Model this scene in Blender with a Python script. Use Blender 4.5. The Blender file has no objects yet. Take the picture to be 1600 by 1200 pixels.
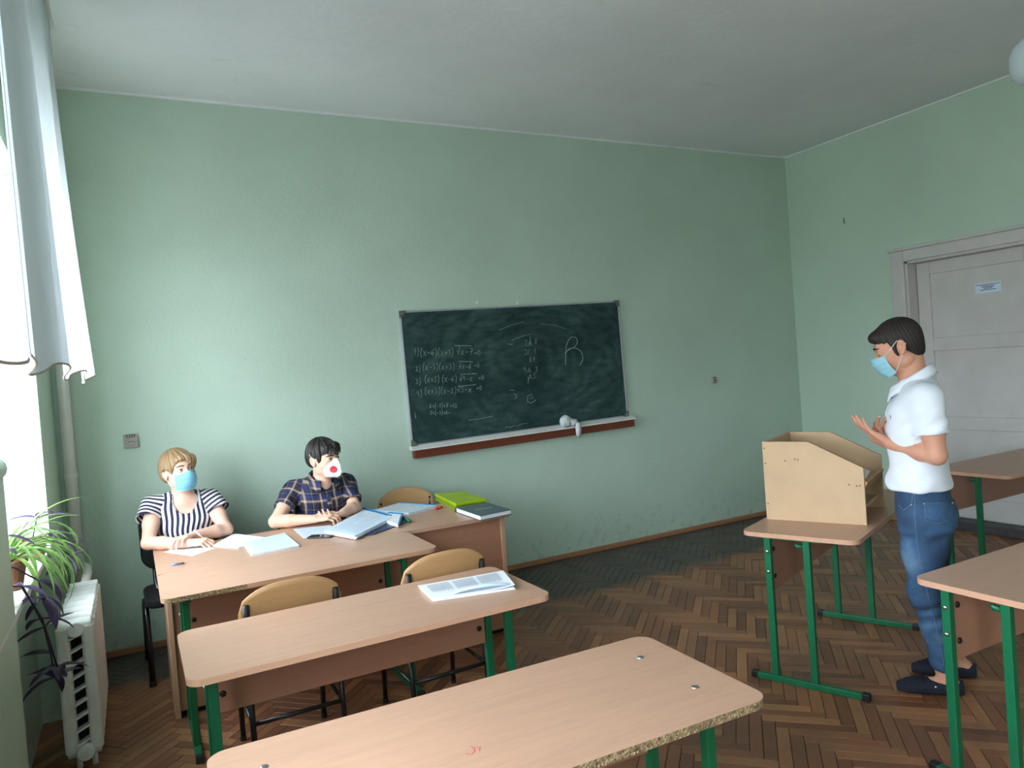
import bpy, bmesh, math, random
import numpy as np
from mathutils import Vector, Matrix
from mathutils.bvhtree import BVHTree

random.seed(7)
rng = np.random.RandomState(11)
scene = bpy.context.scene
C = scene.collection
PI = math.pi

# ------------------------------------------------------------------ camera
CAM = np.array([0.0, 0.0, 1.648])
FPX, YAW, PITCH, ROLL = 1141.1, 0.4824, -0.0196, -0.074
FW = np.array([math.sin(YAW)*math.cos(PITCH), math.cos(YAW)*math.cos(PITCH), math.sin(PITCH)])
_r0 = np.array([math.cos(YAW), -math.sin(YAW), 0.0])
_u0 = np.cross(_r0, FW)
RT = math.cos(ROLL)*_r0 + math.sin(ROLL)*_u0
UP = -math.sin(ROLL)*_r0 + math.cos(ROLL)*_u0
cam_data = bpy.data.cameras.new('camera')
cam_data.sensor_width = 36.0
cam_data.lens = FPX/1600*36.0
cam_data.clip_start = 0.05
cam = bpy.data.objects.new('camera', cam_data)
C.objects.link(cam)
M = Matrix(((RT[0], UP[0], -FW[0], CAM[0]), (RT[1], UP[1], -FW[1], CAM[1]), (RT[2], UP[2], -FW[2], CAM[2]), (0, 0, 0, 1)))
cam.matrix_world = M
scene.camera = cam

# ------------------------------------------------------------------ sky and exposure
world = bpy.data.worlds.new('overcast_sky')
scene.world = world
world.use_nodes = True
wn = world.node_tree
bg = wn.nodes['Background']
tc = wn.nodes.new('ShaderNodeTexCoord')
sx = wn.nodes.new('ShaderNodeSeparateXYZ')
rp = wn.nodes.new('ShaderNodeValToRGB')
wn.links.new(tc.outputs['Generated'], sx.inputs[0])
mr = wn.nodes.new('ShaderNodeMapRange')
mr.inputs[1].default_value = -1; mr.inputs[2].default_value = 1
wn.links.new(sx.outputs[2], mr.inputs[0])
wn.links.new(mr.outputs[0], rp.inputs[0])
e = rp.color_ramp.elements
e[0].position = 0.47; e[0].color = (.31, .34, .33, 1)
e[1].position = 0.53; e[1].color = (.84, .94, 1.03, 1)
wn.links.new(rp.outputs[0], bg.inputs[0])
SKY = 9.0
bg.inputs[1].default_value = SKY
vs = scene.view_settings
vs.view_transform = 'Standard'
vs.look = 'None'
vs.exposure = 1.22
vs.gamma = 1.0
vs.use_curve_mapping = False
scene.cycles.use_denoising = True
scene.cycles.diffuse_bounces = 6
scene.cycles.max_bounces = 12
scene.cycles.sample_clamp_indirect = 8.0

# room dimensions (metres)
D, W, H = 5.37, 6.197, 3.637       # front wall y, right wall x, ceiling z
XL, YB = -0.42, -3.2               # left wall x, back wall y
ZT = 0.751                         # table height
WINS = ((2.75, 4.5), (0.1, 1.85), (-2.6, -0.85))   # window openings along the left wall
WZ0, WZ1 = 0.9, 2.85

for i, (a, b) in enumerate(WINS):
    ld = bpy.data.lights.new('window_portal', 'AREA')
    ld.shape = 'RECTANGLE'; ld.size = WZ1-WZ0; ld.size_y = b-a
    ld.cycles.is_portal = True
    lo = bpy.data.objects.new('window_portal', ld)
    lo.location = (XL-.5, (a+b)/2, (WZ0+WZ1)/2)
    lo.rotation_euler = (0, -PI/2, 0)
    C.objects.link(lo)

# ------------------------------------------------------------------ helpers
def V(*a): return np.array(a, float)
def nrm(v):
    v = np.asarray(v, float); return v/np.linalg.norm(v)
def ray(px, py):
    return FW + (px-800)/FPX*RT - (py-600)/FPX*UP
def at(px, py, Y):
    v = ray(px, py); return CAM + v*((Y-CAM[1])/v[1])
def atz(px, py, Z):
    v = ray(px, py); return CAM + v*((Z-CAM[2])/v[2])
def atx(px, py, X):
    v = ray(px, py); return CAM + v*((X-CAM[0])/v[0])
def pix(p):
    d = np.asarray(p, float)-CAM
    z = d@FW
    return np.array([800+FPX*(d@RT)/z, 600-FPX*(d@UP)/z]), z

class MB:
    """collects vertices and faces of one part"""
    def __init__(self): self.v = []; self.f = []; self.m = []
    def add(self, vs, fs, mi=0):
        o = len(self.v); self.v += [tuple(map(float, p)) for p in vs]
        for f in fs: self.f.append([i+o for i in f]); self.m.append(mi)
        return self
    def box(self, c, s, R=None, mi=0):
        x, y, z = s[0]/2, s[1]/2, s[2]/2
        p = np.array([(-x,-y,-z),(x,-y,-z),(x,y,-z),(-x,y,-z),(-x,-y,z),(x,-y,z),(x,y,z),(-x,y,z)])
        if R is not None: p = p@np.asarray(R).T
        return self.add(p+np.asarray(c, float), [(0,3,2,1),(4,5,6,7),(0,1,5,4),(1,2,6,5),(2,3,7,6),(3,0,4,7)], mi)
    def box2(self, a, b, mi=0):
        a = np.minimum(a, b).astype(float) if False else np.array(a, float); b = np.array(b, float)
        return self.box((a+b)/2, np.abs(b-a), None, mi)
    def tube(self, pts, r, n=10, caps=True, closed=False, mi=0):
        pts = [np.asarray(p, float) for p in pts]; N = len(pts)
        rr = r if hasattr(r, '__len__') else [r]*N
        t0 = nrm(pts[1]-pts[0]); ref = V(0,0,1) if abs(t0[2]) < .9 else V(1,0,0)
        u = nrm(np.cross(t0, ref)); vs = []
        for i in range(N):
            if closed: t = nrm(pts[(i+1)%N]-pts[i-1])
            else: t = nrm(pts[min(i+1, N-1)]-pts[max(i-1, 0)])
            u = nrm(u-t*(u@t)); w = np.cross(t, u)
            for k in range(n):
                a = 2*PI*k/n
                vs.append(pts[i]+rr[i]*(math.cos(a)*u+math.sin(a)*w))
        fs = []
        for i in range(N if closed else N-1):
            j = (i+1)%N
            for k in range(n):
                l = (k+1)%n
                fs.append((i*n+k, i*n+l, j*n+l, j*n+k))
        if caps and not closed:
            fs.append(tuple(range(n))[::-1]); fs.append(tuple((N-1)*n+k for k in range(n)))
        return self.add(vs, fs, mi)
    def prism(self, poly, z0, z1, M4=None, mi=0):
        """polygon in xy extruded along z; M4 maps local to final"""
        n = len(poly)
        vs = [(p[0], p[1], z0) for p in poly]+[(p[0], p[1], z1) for p in poly]
        if M4 is not None: vs = [tuple(M4 @ Vector(p)) for p in vs]
        fs = [tuple(range(n))[::-1], tuple(range(n, 2*n))]
        fs += [(i, (i+1)%n, n+(i+1)%n, n+i) for i in range(n)]
        return self.add(vs, fs, mi)
    def lathe(self, prof, c=(0,0,0), n=24, axis=None, mi=0):
        """prof: list of (radius, height)"""
        c = np.asarray(c, float); vs = []; fs = []
        if axis is None: ex, ey, ez = V(1,0,0), V(0,1,0), V(0,0,1)
        else:
            ez = nrm(axis); ref = V(0,0,1) if abs(ez[2]) < .9 else V(1,0,0)
            ex = nrm(np.cross(ref, ez)); ey = np.cross(ez, ex)
        for r, h in prof:
            for k in range(n):
                a = 2*PI*k/n
                vs.append(c+ez*h+ex*(max(r, 1e-5)*math.cos(a))+ey*(max(r, 1e-5)*math.sin(a)))
        for i in range(len(prof)-1):
            for k in range(n):
                l = (k+1)%n
                fs.append((i*n+k, i*n+l, (i+1)*n+l, (i+1)*n+k))
        fs.append(tuple(range(n))[::-1]); fs.append(tuple((len(prof)-1)*n+k for k in range(n)))
        return self.add(vs, fs, mi)
    def grid(self, P, mi=0, flip=False):
        """P[i][j] points"""
        P = np.asarray(P, float); a, b = P.shape[:2]
        fs = []
        for i in range(a-1):
            for j in range(b-1):
                q = (i*b+j, i*b+j+1, (i+1)*b+j+1, (i+1)*b+j)
                fs.append(q[::-1] if flip else q)
        return self.add(P.reshape(-1, 3), fs, mi)
    def mesh(self, name, mats=(), smooth=False):
        me = bpy.data.meshes.new(name)
        me.from_pydata(self.v, [], self.f)
        for m in mats: me.materials.append(m)
        if len(mats) > 1: me.polygons.foreach_set('material_index', self.m)
        if smooth: me.polygons.foreach_set('use_smooth', [True]*len(me.polygons))
        me.update()
        return me
    def build(self, name, mat, parent=None, smooth=False, bevel=0, seg=2, loc=None):
        mats = mat if isinstance(mat, (list, tuple)) else [mat]
        me = self.mesh(name, mats, smooth)
        if bevel:
            bm = bmesh.new(); bm.from_mesh(me)
            bmesh.ops.bevel(bm, geom=[ed for ed in bm.edges if len(ed.link_faces) == 2 and ed.calc_face_angle(0) > .5], offset=bevel, segments=seg, affect='EDGES', profile=.5, clamp_overlap=True)
            bm.to_mesh(me); bm.free()
        return link(name, me, parent, loc)

def link(name, me, parent=None, loc=None):
    o = bpy.data.objects.new(name, me); C.objects.link(o)
    if parent is not None: o.parent = parent
    if loc is not None: o.location = loc
    return o
def tag(o, label=None, cat=None, group=None, kind=None):
    if label: o['label'] = label
    if cat: o['category'] = cat
    if group: o['group'] = group
    if kind: o['kind'] = kind
    return o
def thing(name, label, cat, loc=(0,0,0), rz=0, group=None):
    o = bpy.data.objects.new(name, None); C.objects.link(o)
    o.empty_display_size = .05
    o.location = loc; o.rotation_euler = (0, 0, rz)
    return tag(o, label, cat, group)
def dup(root, loc, rz, label=None):
    r = root.copy(); C.objects.link(r); r.location = loc; r.rotation_euler = (0, 0, rz)
    if label: r['label'] = label
    for ch in list(root.children):
        c = ch.copy(); C.objects.link(c); c.parent = r
        for g in list(ch.children):
            d = g.copy(); C.objects.link(d); d.parent = c
    return r
def rrect(x0, x1, y0, y1, r, n=6):
    if not hasattr(r, '__len__'): r = [r]*4
    out = []
    for (cx, cy, a0), q in zip(((x1, y1, 0), (x0, y1, PI/2), (x0, y0, PI), (x1, y0, 1.5*PI)), r):
        sx_ = -1 if cx == x1 else 1; sy_ = -1 if cy == y1 else 1
        for k in range(n+1):
            a = a0+PI/2*k/n
            out.append((cx+sx_*q+q*math.cos(a), cy+sy_*q+q*math.sin(a)))
    return out
def Rz(a): return np.array([[math.cos(a), -math.sin(a), 0], [math.sin(a), math.cos(a), 0], [0, 0, 1]])
def Rx(a): return np.array([[1, 0, 0], [0, math.cos(a), -math.sin(a)], [0, math.sin(a), math.cos(a)]])
def Ry(a): return np.array([[math.cos(a), 0, math.sin(a)], [0, 1, 0], [-math.sin(a), 0, math.cos(a)]])

# ------------------------------------------------------------------ materials
def s2l(c):
    return tuple((x/12.92 if x <= .04045 else ((x+.055)/1.055)**2.4) for x in [q/255 for q in c])
class NT:
    def __init__(self, name):
        self.m = bpy.data.materials.new(name); self.m.use_nodes = True
        self.t = self.m.node_tree; self.b = self.t.nodes['Principled BSDF']; self.out = self.t.nodes['Material Output']
    def n(self, typ, ins={}, **kw):
        nd = self.t.nodes.new(typ)
        for k, v in kw.items(): setattr(nd, k, v)
        for k, v in ins.items(): self.set(nd.inputs[k], v)
        return nd
    def set(self, sock, v):
        if isinstance(v, bpy.types.NodeSocket): self.t.links.new(v, sock)
        elif isinstance(v, tuple) and len(v) == 3 and sock.type == 'RGBA': sock.default_value = (*v, 1)
        else: sock.default_value = v
    def p(self, **kw):
        for k, v in kw.items(): self.set(self.b.inputs[k.replace('_', ' ')], v)
        return self
    def math(self, op, a, b=0.0, c=None, clamp=False):
        nd = self.n('ShaderNodeMath', operation=op); nd.use_clamp = clamp
        self.set(nd.inputs[0], a); self.set(nd.inputs[1], b)
        if c is not None: self.set(nd.inputs[2], c)
        return nd.outputs[0]
    def mix(self, f, a, b, blend='MIX'):
        nd = self.n('ShaderNodeMix', data_type='RGBA', blend_type=blend)
        self.set(nd.inputs[0], f); self.set(nd.inputs[6], a); self.set(nd.inputs[7], b)
        return nd.outputs[2]
    def noise(self, vec, scale, detail=3, rough=.55, dist=0):
        nd = self.n('ShaderNodeTexNoise'); nd.inputs['Scale'].default_value = scale
        nd.inputs['Detail'].default_value = detail; nd.inputs['Roughness'].default_value = rough; nd.inputs['Distortion'].default_value = dist
        if vec is not None: self.set(nd.inputs['Vector'], vec)
        return nd.outputs['Fac']
    def ramp(self, f, stops, interp='LINEAR'):
        nd = self.n('ShaderNodeValToRGB'); nd.color_ramp.interpolation = interp
        el = nd.color_ramp.elements
        while len(el) > 1: el.remove(el[-1])
        el[0].position = stops[0][0]; el[0].color = (*stops[0][1], 1) if hasattr(stops[0][1], '__len__') else (stops[0][1],)*3+(1,)
        for q, c in stops[1:]:
            x = el.new(q); x.color = (*c, 1) if hasattr(c, '__len__') else (c, c, c, 1)
        self.set(nd.inputs[0], f); return nd.outputs[0]
    def obj(self): return self.n('ShaderNodeTexCoord').outputs['Object']
    def geo(self): return self.n('ShaderNodeNewGeometry').outputs['Position']
    def mapping(self, vec, scale=(1,1,1), rot=(0,0,0), loc=(0,0,0)):
        nd = self.n('ShaderNodeMapping'); self.set(nd.inputs[0], vec)
        nd.inputs['Scale'].default_value = scale; nd.inputs['Rotation'].default_value = rot; nd.inputs['Location'].default_value = loc
        return nd.outputs[0]
    def bump(self, h, strength=.3, dist=.01):
        nd = self.n('ShaderNodeBump'); nd.inputs['Strength'].default_value = strength; nd.inputs['Distance'].default_value = dist
        self.set(nd.inputs['Height'], h); self.set(self.b.inputs['Normal'], nd.outputs[0]); return self
    def attr(self, name):
        return self.n('ShaderNodeAttribute', attribute_name=name)

def plain(name, col, rough=.5, metal=0.0, var=.06, scale=25, spec=.5, bump=0, bscale=200):
    t = NT(name); c = s2l(col)
    f = t.noise(t.obj(), scale, 3)
    lo = tuple(max(0, x*(1-var*2)) for x in c); hi = tuple(min(1, x*(1+var*2)) for x in c)
    t.p(Base_Color=t.ramp(f, [(.3, lo), (.7, hi)]), Roughness=rough, Metallic=metal)
    t.b.inputs['Specular IOR Level'].default_value = spec
    if bump: t.bump(t.noise(t.obj(), bscale, 4), bump, .002)
    return t.m
def laminate(name, col, along='X', rough=.38):
    t = NT(name); c = s2l(col)
    sc = (1.2, 14, 14) if along == 'X' else ((14, 1.2, 14) if along == 'Y' else (14, 14, 1.2))
    v = t.mapping(t.obj(), sc)
    f = t.noise(v, 3.0, 5, .6, .4)
    f2 = t.noise(t.mapping(t.obj(), tuple(x*6 for x in sc)), 3.0, 3, .5)
    base = t.ramp(f, [(.3, tuple(x*.92 for x in c)), (.5, c), (.72, tuple(min(1, x*1.06) for x in c))])
    t.p(Base_Color=t.mix(.18, base, t.ramp(f2, [(.35, tuple(x*.8 for x in c)), (.65, tuple(min(1, x*1.1) for x in c))])),
        Roughness=t.math('MULTIPLY_ADD', t.noise(t.obj(), 8), .15, rough-.07))
    return t.m
def chipboard():
    t = NT('raw_chipboard')
    v = t.n('ShaderNodeTexVoronoi'); v.inputs['Scale'].default_value = 170
    t.t.links.new(t.obj(), v.inputs['Vector'])
    t.p(Base_Color=t.ramp(v.outputs['Color'], [(.1, s2l((96, 76, 56))), (.5, s2l((146, 120, 88))), (.9, s2l((184, 160, 122)))]), Roughness=.85)
    t.bump(v.outputs['Distance'], .6, .004)
    return t.m
def painted_wall(name, col, bscale=55, strength=.28):
    t = NT(name); c = s2l(col); g = t.geo()
    f = t.noise(g, 1.1, 4, .6)
    base = t.ramp(f, [(.3, tuple(x*.94 for x in c)), (.7, tuple(x*1.04 for x in c))])
    # scuffs low on the wall
    z = t.n('ShaderNodeSeparateXYZ', {0: g}).outputs[2]
    low = t.math('SUBTRACT', 1.0, t.math('DIVIDE', z, .38, clamp=True), clamp=True)
    sc = t.math('MULTIPLY', t.math('MULTIPLY', t.ramp(t.noise(g, 14, 6, .7), [(.52, 0.), (.7, 1.)]), low), .5)
    t.p(Base_Color=t.mix(sc, base, s2l((92, 98, 88))), Roughness=.42)
    t.b.inputs['Specular IOR Level'].default_value = .35
    h = t.math('ADD', t.noise(g, bscale, 3, .6), t.math('MULTIPLY', t.noise(g, 6, 3), .8))
    t.bump(h, strength, .012)
    return t.m

M_wall = painted_wall('green_wall_paint', (188, 208, 194))
M_wall2 = painted_wall('green_wall_paint_smooth', (190, 211, 194), 40, .10)
def ceiling_mat():
    t = NT('whitewashed_ceiling'); g = t.geo()
    f = t.noise(g, .9, 5, .6)
    b = t.ramp(f, [(.3, s2l((220, 224, 228))), (.7, s2l((232, 236, 240)))])
    st = t.ramp(t.noise(t.mapping(g, (1, 2.5, 1)), 2.2, 6, .7), [(.62, 0.), (.76, 1.)])
    t.p(Base_Color=t.mix(t.math('MULTIPLY', st, .22), b, s2l((150, 140, 132))), Roughness=.9)
    t.bump(t.noise(g, 16, 4), .25, .012)
    return t.m
M_ceil = ceiling_mat()
M_beech = laminate('beech_laminate', (190, 150, 126))
M_beech_y = laminate('beech_laminate_cross', (192, 152, 128), 'Y')
M_beech_z = laminate('beech_laminate_upright', (194, 152, 124), 'Z')
M_edge = laminate('beech_edge_band', (200, 154, 126), 'X', .45)
M_panel = laminate('dark_beech_panel', (168, 120, 96), 'X')
M_chip = chipboard()
M_ply = laminate('plywood_chair_back', (200, 154, 108), 'X', .3)
M_lect = plain('sand_chipboard_panel', (196, 164, 128), .5, 0, .03, 6)
M_lect_edge = plain('lectern_edge_tape', (190, 148, 104), .5)
M_green = plain('green_enamel_steel', (10, 100, 64), .38, 0, .05, 12)
M_black = plain('black_plastic', (24, 24, 26), .45)
M_blackmetal = plain('black_painted_steel', (20, 20, 22), .35)
M_chrome = plain('zinc_bolt', (190, 192, 196), .3, 1.0, .03)
M_white = plain('white_gloss_paint', (226, 226, 222), .35, 0, .03, 9)
M_radiator = plain('white_radiator_enamel', (220, 222, 220), .4, 0, .05, 14)
M_doorw = plain('grey_white_door_paint', (204, 200, 198), .45, 0, .03, 4)
M_dark = plain('dark_gap', (18, 16, 15), .9)
M_brown = laminate('red_brown_stained_wood', (110, 52, 34), 'X', .4)
M_base = laminate('skirting_brown_paint', (166, 118, 84), 'X', .5)
M_greyskirt = plain('dark_grey_skirting_paint', (70, 68, 72), .5)
M_paper = plain('white_paper', (236, 240, 246), .7, 0, .015, 8)
M_paper2 = plain('blueish_paper', (214, 228, 244), .7, 0, .015, 8)
M_ink = plain('faint_print', (184, 194, 212), .7)
M_print = plain('grey_print', (140, 146, 164), .7)
M_mark = plain('grey_mark', (130, 136, 150), .7)
M_blackink = plain('black_marker', (14, 14, 16), .6)
M_blueink = plain('blue_print', (52, 66, 110), .7)
def herring_mat():
    t = NT('worn_parquet'); g = t.geo()
    ri = t.n('ShaderNodeNewGeometry').outputs['Random Per Island']
    ro = t.n('ShaderNodeObjectInfo').outputs['Random']
    r = t.math('FRACT', t.math('ADD', t.math('MULTIPLY', ri, 7.3), t.math('MULTIPLY', ro, 5.7)))
    base = t.ramp(r, [(0, s2l((118, 74, 50))), (.35, s2l((146, 94, 64))), (.6, s2l((160, 106, 72))), (.85, s2l((184, 130, 88))), (1, s2l((130, 88, 62)))])
    gr = t.noise(t.mapping(t.obj(), (3, 60, 3)), 2.2, 4, .6)
    base = t.mix(t.math('MULTIPLY', gr, .45), base, s2l((70, 44, 30)))
    dirt = t.ramp(t.noise(g, 2.4, 6, .65), [(.40, 0.), (.68, 1.)])
    base = t.mix(t.math('MULTIPLY', dirt, .45), base, s2l((96, 80, 68)))
    sy = t.n('ShaderNodeSeparateXYZ', {0: g})
    ed = t.math('ADD', sy.outputs[1], t.math('MULTIPLY', t.math('SUBTRACT', t.noise(g, 5, 5, .65), .5), .5))
    # old dark paint left along the front wall
    lim = t.math('MULTIPLY_ADD', t.math('SUBTRACT', 1.0, t.math('MULTIPLY', sy.outputs[0], 1.0), clamp=True), .32, 4.38)
    d = t.math('MULTIPLY', t.math('SUBTRACT', ed, lim), 7.0, clamp=True)
    pc = t.ramp(t.noise(g, 3.2, 6, .6), [(.3, s2l((52, 50, 50))), (.62, s2l((74, 70, 68))), (.78, s2l((120, 114, 108)))])
    base = t.mix(t.math('MULTIPLY', d, .9), base, pc)
    rg = t.math('MULTIPLY_ADD', t.noise(g, 7, 5, .6), .35, .26)
    t.p(Base_Color=base, Roughness=rg)
    t.bump(gr, .15, .002)
    return t.m
M_parq = herring_mat()
def glass_mat():
    t = NT('window_glass')
    tr = t.n('ShaderNodeBsdfTransparent'); gl = t.n('ShaderNodeBsdfGlossy'); gl.inputs['Roughness'].default_value = .02
    mx = t.n('ShaderNodeMixShader'); mx.inputs[0].default_value = .06
    t.t.links.new(tr.outputs[0], mx.inputs[1]); t.t.links.new(gl.outputs[0], mx.inputs[2]); t.t.links.new(mx.outputs[0], t.out.inputs[0])
    return t.m
M_glass = glass_mat()
def sheer_mat():
    t = NT('white_sheer_curtain')
    wv = t.noise(t.mapping(t.obj(), (1, 1, .2)), 60, 2)
    df = t.n('ShaderNodeBsdfDiffuse'); t.set(df.inputs[0], t.ramp(wv, [(.3, (.74, .78, .84)), (.7, (.82, .86, .91))]))
    tl = t.n('ShaderNodeBsdfTranslucent'); tl.inputs[0].default_value = (.47, .51, .57, 1)
    tp = t.n('ShaderNodeBsdfTransparent')
    m1 = t.n('ShaderNodeMixShader'); m1.inputs[0].default_value = .42
    m2 = t.n('ShaderNodeMixShader'); m2.inputs[0].default_value = .08
    t.t.links.new(df.outputs[0], m1.inputs[1]); t.t.links.new(tl.outputs[0], m1.inputs[2])
    t.t.links.new(m1.outputs[0], m2.inputs[1]); t.t.links.new(tp.outputs[0], m2.inputs[2]); t.t.links.new(m2.outputs[0], t.out.inputs[0])
    return t.m
M_sheer = sheer_mat()
# ================================================================== THE ROOM
def struct(name, mb, mat, parent=None, **kw):
    o = mb.build(name, mat, parent, **kw)
    if parent is None: o['kind'] = 'structure'
    return o

# ---- floor: slab with herringbone blocks
fl = struct('floor', MB().box2((XL-.3, YB, -.12), (W+.1, D+.02, -.007)), M_dark)
tag(fl, 'brown herringbone parquet floor with dark worn strip along the front wall', kind='structure')
PLK, PWD = .33, .055
TABLES_XY = []   # (cx, cy, half length, half depth, rotation) of table tops, filled for the visibility test
def _tab(cx, cy, hl, hd, rz): TABLES_XY.append((cx, cy, hl, hd, rz))
_tab(.756, 2.773, .665, .277, 0); _tab(.757, 1.67, .665, .277, -.03); _tab(3.23, 1.485, .665, .277, 0)
_tab(.712, 3.83, .657, .26, 0); _tab(1.055, 4.435, 1.0, .345, 0); _tab(3.393, 2.735, .665, .277, .384)
def hidden_by_table(p):
    d = p-CAM
    if d[2] == 0: return False
    q = CAM+d*((ZT-CAM[2])/d[2])
    for cx, cy, hl, hd, rz in TABLES_XY:
        u = (q[0]-cx)*math.cos(rz)+(q[1]-cy)*math.sin(rz); v = -(q[0]-cx)*math.sin(rz)+(q[1]-cy)*math.cos(rz)
        if abs(u) < hl and abs(v) < hd: return True
    return False
planks = []
n_long = PLK/PWD
ca, sa = math.cos(PI/4), math.sin(PI/4)
# herringbone lattice in (a,b) axes, blocks lie along a or b; rotated 45 degrees into the room
for k in range(-140, 141):
    for j in range(-22, 23):
        # step pattern: each pair of blocks shifts by one block width along the diagonal
        for o in (0, 1):
            if o == 0:
                a0 = k*PWD + j*2*PLK*0 + j*(PLK+0)  ; b0 = k*PWD - j*PLK
                ca_, cb_ = a0+PLK/2, b0+PWD/2
            else:
                a0 = k*PWD + j*PLK; b0 = k*PWD - j*PLK
                ca_, cb_ = a0+PWD/2-PWD*0, b0+PWD+PLK/2
                ca_ = a0+PWD/2
            x = ca_*ca-cb_*sa+2.2; y = ca_*sa+cb_*ca+1.2
            if XL-.3 < x < W+.14 and YB+.1 < y < D+.12:
                planks.append((x, y, PI/4+(PI/2 if o else 0)))
seen_p = []
for i, (x, y, a) in enumerate(planks):
    q, z = pix((x, y, 0))
    if z > .5 and 0 < q[0] < 1600 and 0 < q[1] < 1200 and not hidden_by_table(V(x, y, 0)):
        seen_p.append((z, i))
seen_p.sort()
near = set(i for z, i in seen_p[:300])
def plank_mesh():
    g = .0012; l, w = PLK/2-g, PWD/2-g; c = .0012
    vs = [(-l,-w,-.008),(l,-w,-.008),(l,w,-.008),(-l,w,-.008),(-l,-w,-c),(l,-w,-c),(l,w,-c),(-l,w,-c),(-l+c,-w+c,0),(l-c,-w+c,0),(l-c,w-c,0),(-l+c,w-c,0)]
    fs = [(8,9,10,11)]
    for i in range(4):
        j = (i+1)%4; fs += [(i, j, 4+j, 4+i), (4+i, 4+j, 8+j, 8+i)]
    return vs, fs
pv, pf = plank_mesh()
pme = MB().add(pv, pf).mesh('plank', [M_parq])
rest = MB(); pva = np.array(pv)
for i, (x, y, a) in enumerate(planks):
    dz = random.uniform(-.0012, 0)
    if i in near:
        o = link('plank', pme, fl, (x, y, dz)); o.rotation_euler = (0, 0, a)
    else:
        rest.add(pva@Rz(a).T+V(x, y, dz), pf)
tag(rest.build('parquet_blocks', M_parq, fl), kind='stuff')

# ---- walls and ceiling
struct('ceiling', MB().box2((XL-.5, YB, H), (W+.2, D+.2, H+.15)), M_ceil)
struct('wall_front', MB().box2((XL-.5, D, -.12), (W+.2, D+.2, H)), M_wall)
struct('wall_back', MB().box2((XL-.5, YB-.2, -.12), (W+.2, YB, H)), M_wall2)
DY0, DY1, DZ = 2.08, 4.127, 2.348          # door opening in the right wall
mb = MB()
mb.box2((W, YB, -.12), (W+.3, DY0, H)); mb.box2((W, DY1, -.12), (W+.3, D, H)); mb.box2((W, DY0, DZ), (W+.3, DY1, H))
mb.box2((W, DY0, -.12), (W+.3, DY1, -.007))
mb.box2((W+.28, DY0, -.1), (W+.3, DY1, DZ))
struct('wall_right', mb, M_wall2)
mb = MB(); XO = XL-.45
ys = [YB]
for a, b in sorted(WINS): ys += [a, b]
ys.append(D)
for i in range(0, len(ys), 2): mb.box2((XO, ys[i], -.12), (XL, ys[i+1], H))
for a, b in WINS:
    mb.box2((XO, a, WZ1), (XL, b, H))
    mb.box2((XO, a, -.12), (XL-.10, b, WZ0-.03))      # recessed apron under the sill, set back to add shade behind the radiator
struct('wall_left', mb, M_wall2)
# coving lines between ceiling and walls
mb = MB(); mb.box2((XL, D-.012, H-.014), (W, D, H)); mb.box2((W-.012, YB, H-.014), (W, D, H))
struct('trim_1', mb, M_ceil)
# skirting boards
mb = MB(); mb.box2((XL, D-.022, 0), (W, D, .04)); struct('baseboard_front', mb, M_base, bevel=.004)
mb = MB(); mb.box2((W-.03, DY1+.125, 0), (W, D-.022, .05)); struct('baseboard_right', mb, M_base, bevel=.004)

# ---- windows
for wi, (a, b) in enumerate(WINS):
    root = thing('window_%d' % (wi+1), None, None, (XL-.36, (a+b)/2, WZ0)); root['kind'] = 'structure'
    w2 = (b-a)/2; hh = WZ1-WZ0
    f = MB()
    for s in (-1, 1): f.box((0, s*(w2-.03), hh/2), (.07, .06, hh))
    f.box((0, 0, .03), (.07, b-a, .06)); f.box((0, 0, hh-.03), (.07, b-a, .06))
    f.build('window_frame', M_white, root, bevel=.005)
    f = MB(); f.box((0, 0, hh/2), (.06, .06, hh-.12)); f.build('mullion', M_white, root, bevel=.005)
    f = MB(); f.box((0, 0, hh*.72), (.055, b-a-.12, .05)); f.build('transom', M_white, root, bevel=.005)
    for s in (-1, 1):
        for z0, z1 in ((.06, hh*.72-.025), (hh*.72+.025, hh-.06)):
            f = MB(); f.box((0, s*(w2/2-.015), (z0+z1)/2), (.004, w2-.09, z1-z0)); f.build('pane', M_glass, root)
    f = MB(); f.box((.18, 0, -.015), (.36, b-a, .03)); f.build('window_sill', M_white, root, bevel=.006)

# low pier standing before the window niche, rounded rail on top
mb = MB(); mb.box2((XL-.20, 2.752, 0), (XL, 3.165, 1.40)); 
pier = struct('wall_pier', mb, M_wall2)
pier['label'] = 'low pale green pier with rounded cap beside the window niche'
mb = MB(); mb.tube([(XL-.03, 2.755, 1.43), (XL-.03, 3.165, 1.43), (XL-.03, 3.175, 1.43)], [.045, .045, .035], 14); mb.build('cap_rail', M_wall2, pier, smooth=True)

# ---- door in the right wall
door = thing('door_1', 'white panelled double door in wide frame on the right wall', None, (W, (DY0+DY1)/2, 0)); door['kind'] = 'structure'
hw = (DY1-DY0)/2
f = MB(); fw = .122
f.box2((-.03, hw, 0), (0, hw+fw, DZ+.1)); f.box2((-.03, -hw-fw, 0), (0, -hw, DZ+.1)); f.box2((-.03, -hw, DZ), (0, hw, DZ+.1))
f.build('architrave', M_doorw, door, bevel=.008)
f = MB(); f.box2((-.045, -hw-fw-.02, DZ+.1), (0, hw+fw+.02, DZ+.125)); f.build('cornice_strip', M_doorw, door, bevel=.006)
f = MB(); f.box2((0, hw-.02, 0), (.12, hw, DZ)); f.box2((0, -hw, 0), (.12, -hw+.02, DZ)); f.box2((0, -hw, DZ-.02), (.12, hw, DZ))
f.build('jamb_lining', M_doorw, door)
f = MB(); f.box2((-.012, -hw-fw, 0), (.1, hw+fw, .075)); f.build('threshold', M_greyskirt, door, bevel=.006)
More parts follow.
